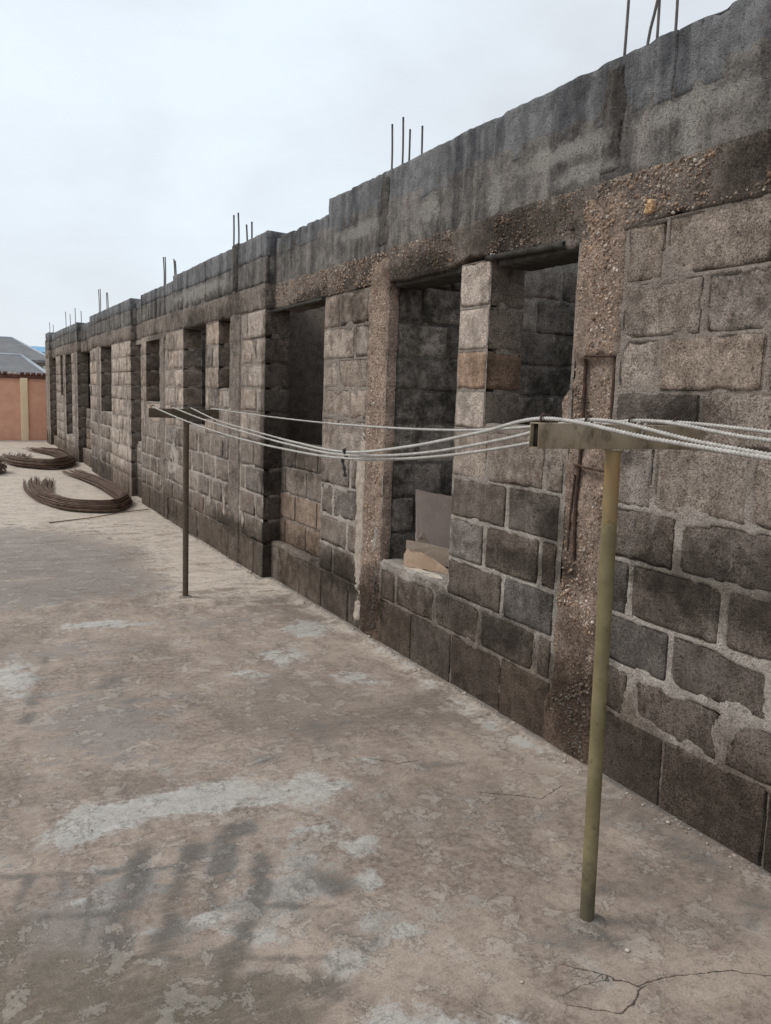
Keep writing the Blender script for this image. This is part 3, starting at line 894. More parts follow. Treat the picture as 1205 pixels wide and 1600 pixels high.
# ---- recessed infill panels under the door-size openings
for (a, b, s0, s1, inf) in OPEN:
    if inf is None: continue
    xf = front((a + b) / 2) + 0.075
    pan = empty('infill_panel', (xf, (a + b) / 2, 0))
    bpy.context.view_layer.update()
    core = plain_box((xf + 0.006, a - 0.01, inf - 0.03), (xf + 0.12, b + 0.01, s0 - 0.015))
    V, F = core
    link = link_mesh('mortar', V, F, MAT_MORTAR)
    child(link, pan)
    rows = 4
    hz = (s0 - inf) / rows
    for r in range(rows):
        n = 2
        off = 0.24 if r % 2 else 0.0
        js = [a] + [a + off + k * 0.465 for k in range(0, 5) if a + 0.08 < a + off + k * 0.465 < b - 0.08] + [b]
        for u, w in zip(js[:-1], js[1:]):
            v, f = rough_box((xf - 0.002, u + 0.008, inf + r * hz + 0.006), (xf + 0.13, w - 0.008, inf + (r + 1) * hz - 0.006), 0.025 if b < 7 else 0.08, rad=0.005, amp=0.003, seed=int(u * 331 + r * 7), chip=0.8, spx=0.07)
            v[:, 2] += rise((a + b) / 2)
            o = link_mesh('block', v, f, MAT_BLOCK, smooth=True, loc=(xf, (u + w) / 2, inf + (r + .5) * hz))
            tn = rnd.gauss(0.92, 0.1)
            o.color = (tn * (1.12 if r < 2 else 0.9), tn * (1.0 if r < 2 else 0.9), tn * 0.9, 1)
            child(o, pan)
    child(pan, bld)

# ---- lintel beam, parapet course, ring beam
def long_beam(name, ya, yb, z0, z1, xf, mat, sp, amp, seed, sag=None, col=(1, 1, 1, 1), depth=TH + 0.01, rad=0.015):
    sh = None
    if sag: sh = sag
    v, f = rough_box((xf, ya, z0), (xf + depth, yb, z1), sp, rad=rad, amp=amp, seed=seed, chip=0.9, spx=0.05, fine=0.003, shape=sh)
    v[:, 2] += rise(v[:, 1])
    o = link_mesh(name, v, f, mat, smooth=True)
    o.color = col
    child(o, bld)
    return o
def lintel_sag(V):
    V = V.copy()
    w = sstep(Z_LIN0 + 0.12, Z_LIN0, V[:, 2])
    y = V[:, 1]
    d = 0.030 * sstep(4.0, 3.75, y) * sstep(3.5, 3.6, y) - 0.035 * sstep(3.2, 2.9, y) * sstep(2.5, 2.8, y) + 0.03 * sstep(3.3, 3.5, y) * sstep(3.6, 3.5, y)
    V[:, 2] += w * (d + 0.014 * fbm(V * np.array([0, 1, 0]), 3.0, 3, 77))
    return V
for i, (ya, yb) in enumerate(zip(BREAKS[:-1], BREAKS[1:])):
    xf = front((ya + yb) / 2)
    near = yb < 7
    sp = 0.022 if near else (0.04 if yb < 13 else 0.1)
    long_beam('lintel_beam', ya, yb, Z_LIN0 - 0.004, Z_LIN1 + 0.002, xf - 0.005, MAT_LINTEL, sp, 0.006, 50 + i, sag=lintel_sag if near else None, rad=0.005)
# parapet blocks
pb_far = []
npb = 0
par_mort = []
for i, (ya, yb) in enumerate(zip(BREAKS[:-1], BREAKS[1:])):
    xf = front((ya + yb) / 2)
    js = list(np.arange(ya, yb - 0.12, PITCHB)) + [yb]
    for u, w in zip(js[:-1], js[1:]):
        yc = (u + w) / 2
        v, f = rough_box((xf - 0.001 + rnd.gauss(0, .002), u + 0.007, Z_LIN1 + 0.004), (xf + TH, w - 0.007, Z_PAR1 - 0.004), 0.022 if yc < 7 else 0.06, rad=0.004, amp=0.002, seed=int(u * 517), chip=0.6, spx=0.07)
        v[:, 2] += rise(yc)
        if w < 1.2 or yc > 20: pb_far.append((v, f)); continue
        o = link_mesh('parapet_block', v, f, MAT_PARAPET, smooth=True, loc=(xf, yc, 2.68))
        tn = rnd.gauss(0.98, 0.10)
        o.color = (tn, tn, tn, 1)
        child(o, bld)
    st = 0.0125 if yb < 7 else 0.04
    us = np.unique(np.round(np.r_[np.arange(max(ya, 0.9), yb, st), yb], 4)); zlo, zhi = (Z_LIN1 - 0.07, Z_PAR1 + 0.12) if yb < 7 else (Z_LIN1 - 0.005, Z_PAR1 + 0.005)
    vs = np.linspace(zlo, zhi, max(4, int((zhi - zlo) / st)))
    def fn(U, Vv, xf=xf, zlo=zlo, zhi=zhi, yb=yb):
        p = P3(xf, U, Vv)
        edge_ = np.minimum(Vv - zlo, zhi - Vv)
        x = xf + (-0.0045 + 0.016 * sstep(0.075, 0.0, edge_ + 0.03 * fbm(p, 9, 3, 63)) if yb < 7 else 0.0030) - 0.006 * fbm(p * np.array([1, 1, 0.8]), 2.6, 2, 61) - 0.006 * fbm(p, 14, 3, 62)
        return np.stack([x, U, Vv + rise(U)], -1)
    par_mort.append(grid_sheet(us, vs, fn))
    par_mort.append(plain_box((xf + 0.03, ya, Z_LIN1 - 0.01), (xf + 0.19, yb, Z_PAR1 + 0.01)))
V, F = merge(par_mort)
o = link_mesh('parapet_mortar', V, F, MAT_PARMORTAR, smooth=True); child(o, bld)
V, F = merge(pb_far)
o = link_mesh('distant_parapet_blocks', V, F, MAT_PARAPET, smooth=True); o['kind'] = 'stuff'; child(o, bld)
# ring beam, poured in lengths of slightly different height
RING = [(-1.6, 2.40, 3.035, D1), (2.40, 5.63, 3.04, D1), (5.63, 6.72, 2.935, D1), (6.72, 10.0, 2.985, D2), (10.0, 11.87, 2.93, D2), (11.87, 12.62, 2.90, D1),
        (12.62, 16.6, 2.955, D2), (16.6, 18.40, 2.90, D1), (18.40, 22.3, 2.955, D2), (22.3, 23.87, 2.98, D1), (23.87, 24.7, 3.03, D2)]
for i, (ya, yb, zt, xf) in enumerate(RING):
    def ragged(V, zt=zt):
        V = V.copy()
        w = sstep(zt - 0.1, zt, V[:, 2])
        V[:, 2] += w * (0.006 * fbm(V * np.array([0.3, 1, 0]), 5, 3, 88) + 0.006 * fbm(V * np.array([0.3, 1, 0]), 22, 2, 89))
        return V
    sp = 0.02 if yb < 7 else (0.04 if yb < 13 else 0.09)
    if yb < 2.5: sp = 0.03
    long_beam('ring_beam', ya, yb, Z_PAR1 - 0.008, zt, xf - 0.004, MAT_RING, sp, 0.002, 120 + i, sag=ragged, rad=0.005)

# ---- pebbly concrete columns
def ico():
    t = (1 + 5 ** .5) / 2
    V = np.array([(-1, t, 0), (1, t, 0), (-1, -t, 0), (1, -t, 0), (0, -1, t), (0, 1, t), (0, -1, -t), (0, 1, -t), (t, 0, -1), (t, 0, 1), (-t, 0, -1), (-t, 0, 1)], float)
    V /= np.linalg.norm(V[0])
    F = np.array([(0, 11, 5), (0, 5, 1), (0, 1, 7), (0, 7, 10), (0, 10, 11), (1, 5, 9), (5, 11, 4), (11, 10, 2), (10, 7, 6), (7, 1, 8), (3, 9, 4), (3, 4, 2), (3, 2, 6), (3, 6, 8), (3, 8, 9), (4, 9, 5), (2, 4, 11), (6, 2, 10), (8, 6, 7), (9, 8, 1)])
    return V, F
ICO_V, ICO_F = ico()
PAL = 0.95 * np.array([(0.42, 0.28, 0.20), (0.36, 0.22, 0.15), (0.50, 0.36, 0.26), (0.30, 0.22, 0.17), (0.56, 0.45, 0.36), (0.22, 0.16, 0.125), (0.46, 0.30, 0.19), (0.62, 0.54, 0.46)])
def pebbles(name, centres, radii, parent, pal=PAL, dim=1.0):
    n = len(centres)
    sc = rng.uniform(0.65, 1.25, (n, 1, 3)) * radii[:, None, None]
    V = ICO_V[None] * (1 + rng.uniform(-.18, .18, (n, 12, 1))) * sc
    ang = rng.uniform(0, 6.28, n)
    c, s = np.cos(ang)[:, None], np.sin(ang)[:, None]
    y, z = V[..., 1].copy(), V[..., 2].copy()
    V[..., 1] = c * y - s * z; V[..., 2] = s * y + c * z
    V = (V + centres[:, None, :]).reshape(-1, 3)
    F = (ICO_F[None] + 12 * np.arange(n)[:, None, None]).reshape(-1, 3)
    o = link_mesh(name, V, F, MAT_PEBBLE)
    col = pal[rng.integers(0, len(pal), n)] * rng.uniform(0.7, 1.15, (n, 1)) * dim
    a = o.data.attributes.new('pcol', 'FLOAT_COLOR', 'POINT')
    a.data.foreach_set('color', np.repeat(np.c_[col, np.ones(n)], 12, axis=0).astype(np.float32).ravel())
    o['kind'] = 'stuff'
    child(o, parent)
    return o

def spall(y, z):
    """depth of broken-away cover on the nearest column"""
    m = sstep(0.80, 0.95, z + 0.26 * fbm(P3(0, y, z), 7, 3, 91)) * sstep(1.86, 1.80, z + 0.07 * fbm(P3(0, y, z), 12, 3, 92))
    m2 = sstep(2.86, 2.78, y)
    return 0.032 * m * (0.45 + 0.55 * m2)

bars_all = {0: [(2.75, 2.54, 3.62), (2.63, 2.55, 3.60), (2.69, 2.66, 3.58), (2.59, 2.66, 3.55)],
            1: [(4.76, 2.52, 3.33), (4.64, 2.53, 3.34), (4.74, 2.63, 3.31), (4.58, 2.63, 3.29)],
            2: [(7.78, 2.44, 3.30), (7.64, 2.445, 3.30), (7.62, 2.52, 3.20), (7.49, 2.52, 3.20)],
            3: [(10.69, 2.45, 3.31), (10.62, 2.45, 3.30), (10.43, 2.52, 3.26), (10.36, 2.52, 3.23)],
            4: [(15.72, 2.44, 3.42), (15.58, 2.44, 3.41), (15.41, 2.52, 3.34), (15.27, 2.52, 3.33)],
            5: [(18.62, 2.52, 3.27), (19.0, 2.45, 3.36)], 6: [(20.6, 2.45, 3.41), (20.38, 2.52, 3.34)],
            7: [(24.05, 2.45, 3.40), (23.95, 2.53, 3.33)]}
for i, (a, b) in enumerate(COLS):
    xf = front((a + b) / 2 if i not in (5, 7) else b)
    colm = empty('column', (xf, (a + b) / 2, 0))
    bpy.context.view_layer.update()
    near = i < 2
    prd = 0.012
    wl, wr = 0.012, 0.0
    def shp(V, i=i, a=a, b=b, xf=xf):
        V = V.copy()
        y, z = V[:, 1], V[:, 2]
        fr = sstep(xf + 0.10, xf, V[:, 0])
        V[:, 0] += fr * (0.006 * fbm(P3(0, y, z), 30, 2, 200 + i) + 0.008 * fbm(P3(0, y, z), 6, 2, 210 + i))
        edge = sstep(0.06, 0.0, b - y) - sstep(0.06, 0.0, y - a)
        V[:, 1] += edge * (0.034 * fbm(P3(0, 3.1 + 9 * (y > (a + b) / 2), z), 5, 4, 220 + i, 0.6))
        if i == 0:
            V[:, 0] += fr * spall(y, z)
            V[:, 1] += sstep(2.80, 2.88, y) * fr * (0.07 * sstep(1.75, 1.6, z) * sstep(1.40, 1.5, z) + 0.035 * sstep(0.32, 0.2, z))
        return V
    v, f = rough_box((xf - prd, a, -0.06), (xf + (TH if i != 1 else 0.075), b, Z_LIN0 + (0.02 if i > 1 else 0.16)), 0.016 if near else (0.03 if i < 4 else 0.08), rad=0.016, amp=0.005, seed=300 + i, chip=1.0, spx=0.05, fine=0.003, shape=shp)
    v[:, 2] += rise((a + b) / 2)
    o = link_mesh('concrete', v, f, MAT_COLUMN, smooth=True)
    o.color = (1.15, 1.12, 1.1, 1) if i < 2 else (0.78, 0.87, 0.92, 1)
    child(o, colm)
    if i < 4:
        n = [2600, 1900, 900, 500][i]
        cy_ = rng.uniform(a + 0.025, b - 0.025, n); cz_ = rng.uniform(0.02, Z_LIN0 + (0.15 if i < 2 else 0), n)
        kp = fbm(P3(0, cy_, cz_), 5, 3, 96 + i) > -0.22
        cy_, cz_ = cy_[kp], cz_[kp]; n = len(cy_)
        cxx = xf - prd + 0.006 * fbm(P3(0, cy_, cz_), 30, 2, 200 + i) + 0.008 * fbm(P3(0, cy_, cz_), 6, 2, 210 + i) + (spall(cy_, cz_) if i == 0 else 0) + 0.002
        rad = np.clip(np.exp(rng.normal(math.log(0.0050), 0.38, n)), 0.002, 0.0095)
        pebbles('aggregate', np.stack([cxx, cy_, cz_ + rise(cy_)], -1), rad, colm)
    # starter bars standing out of the ring beam
    for k, (yb_, xb_, zt_) in enumerate(bars_all.get(i, [])):
        lean = rnd.uniform(-0.025, 0.025)
        pts = [(xb_, yb_, 2.85), (xb_ + 0.003, yb_ + lean * 0.3, (2.95 + zt_) / 2), (xb_ - 0.004, yb_ + lean, zt_)]
        if i == 0 and k == 1:
            pts = [(xb_, yb_, 2.85), (xb_, yb_ - 0.005, 3.10), (xb_ + 0.01, yb_ - 0.03, 3.24), (xb_, yb_ - 0.035, zt_)]
        v, f = tube(spline(pts, 14), 0.0062 if i < 2 else 0.008, 6)
        v[:, 2] += 0
        o = link_mesh('starter_bar', v, f, MAT_BAR, smooth=True)
        child(o, colm)
    if i == 0:
        # bars laid bare by the broken cover
        for nm, pts, r_ in [('exposed_bar', [(xf + .004, 2.795, 1.82), (xf + .006, 2.79, 1.45), (xf + .006, 2.80, 1.15), (xf + .014, 2.795, 0.90)], 0.0085),
                            ('exposed_bar', [(xf + .003, 2.613, 1.83), (xf + .002, 2.608, 1.45), (xf + .004, 2.613, 1.10), (xf + .016, 2.617, 0.84)], 0.0085),
                            ('exposed_bar', [(xf + .004, 2.815, 1.30), (xf + .003, 2.828, 1.10), (xf + .012, 2.84, 0.86)], 0.0055),
                            ('stirrup', [(xf + .03, 2.84, 1.825), (xf - .003, 2.80, 1.828), (xf - .004, 2.70, 1.826), (xf - .003, 2.605, 1.822), (xf + .03, 2.595, 1.82)], 0.0055),
                            ('stirrup', [(xf + .03, 2.85, 1.345), (xf - .004, 2.81, 1.348), (xf - .004, 2.71, 1.338), (xf - .003, 2.605, 1.335), (xf + .03, 2.592, 1.335)], 0.0055)]:
            v, f = tube(spline(pts, 26), r_, 8)
            o = link_mesh(nm, v, f, MAT_RUST, smooth=True); child(o, colm)
    child(colm, bld)
# pebbles of the lintel face
n = 6500
cy_ = rng.uniform(1.0, 6.7, n); cz_ = rng.uniform(Z_LIN0 + 0.01, Z_LIN1 - 0.01, n)
keep = fbm(P3(0, cy_, cz_), 2.4, 3, 95) > -0.25
cy_, cz_ = cy_[keep], cz_[keep]
rad = np.clip(np.exp(rng.normal(math.log(0.0042), 0.42, len(cy_))), 0.002, 0.010)
pebbles('lintel_aggregate', np.stack([np.full(len(cy_), D1 - 0.005), cy_, cz_], -1), rad, bld, dim=0.85)
# narrow column heads running up between the parapet blocks
for i, (a, b, x_) in enumerate([(2.655, 2.775, D1), (4.69, 4.80, D1), (7.50, 7.66, D2)]):
    def hs(V, a=a, b=b, i=i):
        V = V.copy()
        e = sstep(0.04, 0, b - V[:, 1]) - sstep(0.04, 0, V[:, 1] - a)
        V[:, 1] += e * 0.022 * fbm(P3(i, 0, V[:, 2]), 6, 3, 510 + i)
        V[:, 0] += 0.005 * fbm(P3(0, V[:, 1], V[:, 2]), 11, 3, 520)
        return V
    v, f = rough_box((x_ - 0.012, a, 2.585), (x_ + 0.05, b, 3.0), 0.016, rad=0.008, amp=0.005, seed=530 + i, chip=0.9, spx=0.03, shape=hs)
    o = link_mesh('column_head', v, f, MAT_PARAPET, smooth=True); o.color = (0.8, 0.78, 0.76, 1); child(o, bld)

# ---- plaster smears and chips stuck on the facade
def chip(y, z, w, h, mat, seed, x=None, thick=0.012, name='mortar_chip', rot=0.0):
    n = 26
    a = np.linspace(0, 2 * np.pi, n, endpoint=False)
    r = 1 + 0.75 * fbm(P3(np.cos(a) * 1.3, np.sin(a) * 1.3, seed), 1.7, 3, seed, 0.65)
    xf = (front(y) if x is None else x)
    rings = []
    for k, (s, d) in enumerate([(1.0, -0.15), (0.92, 0.75), (0.55, 0.9), (0.25, 0.8)]):
        yy = np.cos(a) * r * s * w / 2; zz = np.sin(a) * r * s * h / 2
        y2 = yy * math.cos(rot) - zz * math.sin(rot); z2 = yy * math.sin(rot) + zz * math.cos(rot)
        rings.append(np.stack([np.full(n, xf - 0.002 - d * thick) + rng.uniform(-1, 1, n) * thick * 0.18, y + y2, z + z2], -1))
    V = np.concatenate(rings + [np.array([[xf - thick * 1.05, y, z]])])
    F = []
    for k in range(3):
        for j in range(n):
            F.append((k * n + j, k * n + (j + 1) % n, (k + 1) * n + (j + 1) % n, (k + 1) * n + j))
    for j in range(n):
        F.append((3 * n + j, 3 * n + (j + 1) % n, 4 * n))
    V[:, 2] += rise(y)
    o = link_mesh(name, V, F, mat, smooth=False)
    child(o, bld)
    return o
chip(2.46, 2.395, 0.045, 0.05, MAT_STONE, 4, x=D1 - 0.010, thick=0.02, name='embedded_stone')
def smear(y, z0, z1, w, seed, thick=0.007, xo=0.0, mat=None):
    """a ragged vertical run of plaster"""
    nz_ = max(8, int((z1 - z0) / (0.008 if y < 6 else 0.02)))
    zs = np.linspace(z0, z1, nz_)
    wl = w * (0.38 + 1.2 * fbm(P3(0, seed, zs), 9, 5, seed, 0.8)) * sstep(0, 0.05, zs - z0) * sstep(0, 0.08, z1 - zs)
    wr = w * (0.38 + 1.2 * fbm(P3(9, seed, zs), 9, 5, seed + 50, 0.8)) * sstep(0, 0.05, zs - z0) * sstep(0, 0.08, z1 - zs)
    wl = np.maximum(wl, 0.002); wr = np.maximum(wr, 0.002)
    mid_ = y + 0.02 * fbm(P3(4, seed, zs), 3, 2, seed + 7)
    xf = front(y) + xo
    rows = []
    for t, d in ((-1, -0.15), (-0.86, 0.8), (-0.3, 1.0), (0.35, 0.9), (0.87, 0.75), (1, -0.15)):
        yy = mid_ + np.where(t < 0, t * wl, t * wr)
        xx = xf - 0.003 - thick * d * (0.8 + 0.5 * fbm(P3(t, yy, zs), 25, 2, seed + 9))
        rows.append(np.stack([xx, yy, zs + rise(y)], -1))
    V = np.stack(rows, 0)
    I_ = np.arange(6 * nz_).reshape(6, nz_)
    F = np.stack([I_[:-1, :-1], I_[1:, :-1], I_[1:, 1:], I_[:-1, 1:]], -1).reshape(-1, 4)
    o = link_mesh('plaster_smear', V.reshape(-1, 3), F, mat or MAT_MORTAR, smooth=True)
    child(o, bld)
smear(7.85, 0.40, 0.66, 0.075, 7, 0.015, mat=MAT_CHIP)
smear(8.35, 0.44, 0.62, 0.055, 8, 0.015, mat=MAT_CHIP)
smear(7.28, 0.38, 0.54, 0.050, 9, 0.015, mat=MAT_CHIP)
def plaster_patch(y0, y1, z0, z1, seed, mat, xo=0.0, bias=0.30, thick=0.022, sp=0.008):
    """flaking plaster: an uneven skin that only here and there stands out of the wall"""
    us = np.linspace(y0, y1, max(4, int((y1 - y0) / sp))); vs = np.linspace(z0, z1, max(4, int((z1 - z0) / sp)))
    xf = front((y0 + y1) / 2) + xo
    def fn(U, Vv):
        p = P3(0, U, Vv)
        u = np.abs((U - (y0 + y1) / 2) / (y1 - y0) * 2); v = np.minimum(Vv - z0, z1 - Vv)
        h = fbm(p, 6, 5, seed, 0.68) + bias - 1.1 * u ** 2.5 - 0.8 * sstep(0.10, 0.0, v)
        hh = np.where(h > 0, 0.35 * sstep(0, 0.06, h) + 0.35 * np.minimum(h, 0.6), h * 2.0)
        return np.stack([xf + 0.001 - thick * hh - 0.0015 * fbm(p, 45, 2, seed + 3), U, Vv + rise(U)], -1)
    V, F = grid_sheet(us, vs, fn)
    o = link_mesh('plaster_patch', V, F, mat, smooth=True)
    child(o, bld)
plaster_patch(4.87, 5.06, 0.01, 1.45, 21, MAT_CHIP, bias=0.22)
plaster_patch(4.652, 4.76, 0.01, 0.95, 22, MAT_MORTAR, xo=-0.012, bias=0.12)
plaster_patch(9.52, 10.42, 0.55, 1.0, 23, MAT_MORTAR, sp=0.02, bias=0.2)
for k in range(30):
    y_ = rng.uniform(9.6, 14.2)
    if 10.35 < y_ < 11.5 or 11.87 < y_ < 12.7: continue
    z_ = rng.uniform(0.5, 1.9)
    smear(y_, z_, z_ + rng.uniform(0.25, 0.6), rng.uniform(0.05, 0.13), 40 + k, 0.008)
for k in range(14):
    y_ = rng.uniform(14.3, 22.5)
    if any(op[0] - 0.15 < y_ < op[1] + 0.15 for op in OPEN) or any(c[0] < y_ < c[1] for c in COLS): continue
    z_ = rng.uniform(0.5, 1.7)
    smear(y_, z_, z_ + rng.uniform(0.3, 0.6), rng.uniform(0.08, 0.18), 80 + k, 0.008)

# ---- formwork timbers left under two lintels
v, f = tube(spline([(2.46, 3.56, 2.345), (2.465, 3.30, 2.338), (2.47, 2.97, 2.328)], 14), 0.016, 8)
o = link_mesh('formwork_pole', v, f, MAT_DARKWOOD, smooth=True); child(o, bld)
v, f = rough_box((2.485, 2.89, 2.295), (2.70, 3.50, 2.345), 0.03, rad=0.006, amp=0.004, seed=71)
o = link_mesh('formwork_board', v, f, MAT_DARKWOOD, smooth=True); child(o, bld)
v, f = tube(spline([(2.455, 6.70, 2.325), (2.462, 6.2, 2.330), (2.465, 5.66, 2.335)], 14), 0.014, 8)
o = link_mesh('formwork_pole', v, f, MAT_DARKWOOD, smooth=True); child(o, bld)
v, f = rough_box((2.50, 3.84, 2.315), (2.70, 4.63, 2.35), 0.03, rad=0.006, amp=0.008, seed=72)
o = link_mesh('formwork_board', v, f, MAT_DARKWOOD, smooth=True); child(o, bld)

# ---- cross walls between the rooms, seen through the openings
XB = 6.3
def partition(y, x0, xv, spn, seed, plain=False):
    pw = empty('partition_wall', (x0, y, 0))
    bpy.context.view_layer.update()
    V, F = merge([plain_box((x0 + 0.02, y + 0.008, -0.05), (XB, y + 0.19, Z_PAR1))])
    o = link_mesh('mortar', V, F, MAT_RENDER if plain else MAT_INMORTAR); child(o, pw)
    if not plain:
        for ci in range(11):
            z0, z1 = (ZC + [2.57, 2.79])[ci], (ZC + [2.57, 2.79])[ci + 1]
            ph = x0 + (0.19 if ci % 2 else 0.40)
            js = [x0] + [ph + k * PITCHB for k in range(12) if ph + k * PITCHB < xv] 
            for u, w in zip(js[:-1], js[1:]):
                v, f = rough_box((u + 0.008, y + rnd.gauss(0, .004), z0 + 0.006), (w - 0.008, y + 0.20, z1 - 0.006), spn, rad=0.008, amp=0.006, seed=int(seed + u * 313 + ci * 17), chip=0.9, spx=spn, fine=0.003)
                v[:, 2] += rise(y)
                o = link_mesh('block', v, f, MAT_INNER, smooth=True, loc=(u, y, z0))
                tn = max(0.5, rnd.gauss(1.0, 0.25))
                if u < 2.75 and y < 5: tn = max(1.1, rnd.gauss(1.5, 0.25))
                if y > 9: tn *= 0.55  # far room walls toned down: shade behind the openings put into the colour
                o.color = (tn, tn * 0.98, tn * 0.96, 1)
                child(o, pw)
    child(pw, bld)
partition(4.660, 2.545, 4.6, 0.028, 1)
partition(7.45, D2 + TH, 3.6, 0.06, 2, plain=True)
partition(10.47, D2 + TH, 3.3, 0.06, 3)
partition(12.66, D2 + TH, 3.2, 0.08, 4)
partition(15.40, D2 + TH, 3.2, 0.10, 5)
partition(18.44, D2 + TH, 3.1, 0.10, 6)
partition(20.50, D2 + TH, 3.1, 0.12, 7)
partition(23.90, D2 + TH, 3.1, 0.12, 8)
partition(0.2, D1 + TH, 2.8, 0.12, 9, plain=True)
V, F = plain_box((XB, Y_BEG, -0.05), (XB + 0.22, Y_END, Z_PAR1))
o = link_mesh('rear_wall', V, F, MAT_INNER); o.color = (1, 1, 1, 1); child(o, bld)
V, F = plain_box((D2, Y_END - 0.02, -0.06), (XB + 0.2, Y_END + 0.18, 2.85))
o = link_mesh('end_wall', V, F, MAT_BLOCK); o.color = (1, 1, 1, 1); child(o, bld)
# rubble lying on the low sill
for k in range(9):
    y_, x_ = rng.uniform(11.95, 12.55), rng.uniform(D1 + 0.02, D1 + 0.16)
    r_ = rng.uniform(0.02, 0.05)
    V = ICO_V * rng.uniform(0.7, 1.3, (12, 1)) * np.array([r_, r_ * 1.5, r_ * 0.7]) + np.array([x_, y_, 0.815 + r_ * 0.4 + float(rise(12))])
    o = link_mesh('mortar_lump', V, ICO_F.astype(np.int32), MAT_CHIP)
    tag(o, 'lump of pale broken mortar lying on the low sill of the far doorway', 'rubble', 'mortar lumps on the far low sill')

# ------------------------------------------------------------------ clothes line posts
def make_post(name, bx, by, x0, x1, ztop, tx, ty, label, mats, hooks, seed):
    p = empty(name, (bx, by, 0))
    bpy.context.view_layer.update()
    pts = np.array([(bx, by, -0.05), (bx + (tx - bx) * .5, by + (ty - by) * .5, ztop * .5), (tx, ty, ztop)])
    v, f = tube(spline(pts, 60), 0.0225, 20, cap=False)
    o = link_mesh('pole', v, f, mats[0], smooth=True); child(o, p)
    # cement collar at the foot
    aa = np.linspace(0, 2 * np.pi, 28, endpoint=False)
    rings = []
    for rr_, zz_ in ((0.021, 0.013), (0.034, 0.012), (0.050, 0.006), (0.068, -0.004)):
        rn = rr_ * (1 + 0.22 * fbm(P3(np.cos(aa), np.sin(aa), seed), 1.6, 3, seed))
        rings.append(np.stack([bx + rn * np.cos(aa), by + rn * np.sin(aa), zz_ + 0.003 * fbm(P3(np.cos(aa) * 3, np.sin(aa) * 3, rr_ * 90), 1.5, 2, seed + 2)], -1))
    I_ = np.arange(4 * 28).reshape(4, 28); J_ = np.roll(I_, -1, 1)
    q = link_mesh('collar', np.concatenate(rings), np.stack([I_[:-1], I_[1:], J_[1:], J_[:-1]], -1).reshape(-1, 4).astype(np.int32), MAT_COLLAR, smooth=True); child(q, p)
    # hollow box section arm with open end
    h, d, t = 0.070, 0.040, 0.0035
    yc = ty
    Vs, Fs = [], []
    def quadbox(lo, hi):
        V, F = box_topo(1, 1, 1)
        lo = np.array(lo); hi = np.array(hi)
        return lo + V * (hi - lo), F
    tilt = (hooks[-1][1] - hooks[0][1]) / max(1e-6, hooks[-1][0] - hooks[0][0]) if len(hooks) > 1 else 0
    parts = [quadbox((x0, yc - d / 2, ztop), (x1, yc - d / 2 + t, ztop + h)), quadbox((x0, yc + d / 2 - t, ztop), (x1, yc + d / 2, ztop + h)),
             quadbox((x0 + .0005, yc - d / 2 + t, ztop), (x1 - .0005, yc + d / 2 - t, ztop + t)), quadbox((x0 + .0005, yc - d / 2 + t, ztop + h - t), (x1 - .0005, yc + d / 2 - t, ztop + h))]
    V, F = merge(parts)
    o = link_mesh('cross_arm', V, F, mats[1]); child(o, p)
    bev = o.modifiers.new('bevel', 'BEVEL'); bev.width = 0.0015; bev.segments = 2
    V, F = quadbox((x0 + 0.012, yc - d / 2 + t, ztop + t), (x0 + 0.02, yc + d / 2 - t, ztop + h - t))
    q = link_mesh('arm_shade_plate', V, F, MAT_TUBE_SHADE); child(q, p)  # near-black plate painting in the shade inside the hollow arm
    # weld collar
    a = np.linspace(0, 2 * np.pi, 24)
    ringp = np.stack([tx + 0.0235 * np.cos(a), ty + 0.0235 * np.sin(a), np.full(24, ztop - 0.003)], -1)
    v, f = tube(ringp, 0.0042 + 0.0012 * np.sin(np.arange(24) * 2.3), 6, cap=False)
    q = link_mesh('weld', v, f, mats[1], smooth=True); child(q, p)
    for (hx, hz) in hooks:
        a = np.linspace(-0.3, math.pi + 0.3, 14)
        path = np.stack([hx + 0.012 * np.cos(a), np.full(14, yc), ztop + h + 0.010 + 0.013 * np.sin(a)], -1)
        path = np.r_[[[hx + 0.011, yc, ztop + h - 0.01]], path, [[hx - 0.011, yc, ztop + h - 0.01]]]
        v, f = tube(path, 0.0032, 6)
        q = link_mesh('hook', v, f, MAT_RUST, smooth=True); child(q, p)
    tag(p, label, 'post', 'clothes line posts in the yard')
    return p
NX = [1.437, 1.598, 1.763, 1.945]
FX = [1.352, 1.503, 1.641, 1.800]
make_post('clothesline_post', 1.716, 1.752, 1.405, 2.045, 1.487, 1.698, 1.768, 'olive green steel clothes line post nearest the camera with yellowed top', (MAT_POST, MAT_ARM), [(x, 1.57) for x in NX], 1)
make_post('clothesline_post', 1.603, 6.281, 1.325, 1.86, 1.417, 1.607, 6.281, 'thin brown clothes line post standing farther back in the yard', (MAT_POSTDARK, MAT_POSTDARK), [(x, 1.50) for x in FX], 2)
make_post('clothesline_post', 1.72, -2.76, 1.405, 2.045, 1.487, 1.72, -2.76, 'olive steel clothes line post behind the camera', (MAT_POST, MAT_ARM), [(x, 1.57) for x in NX], 3)

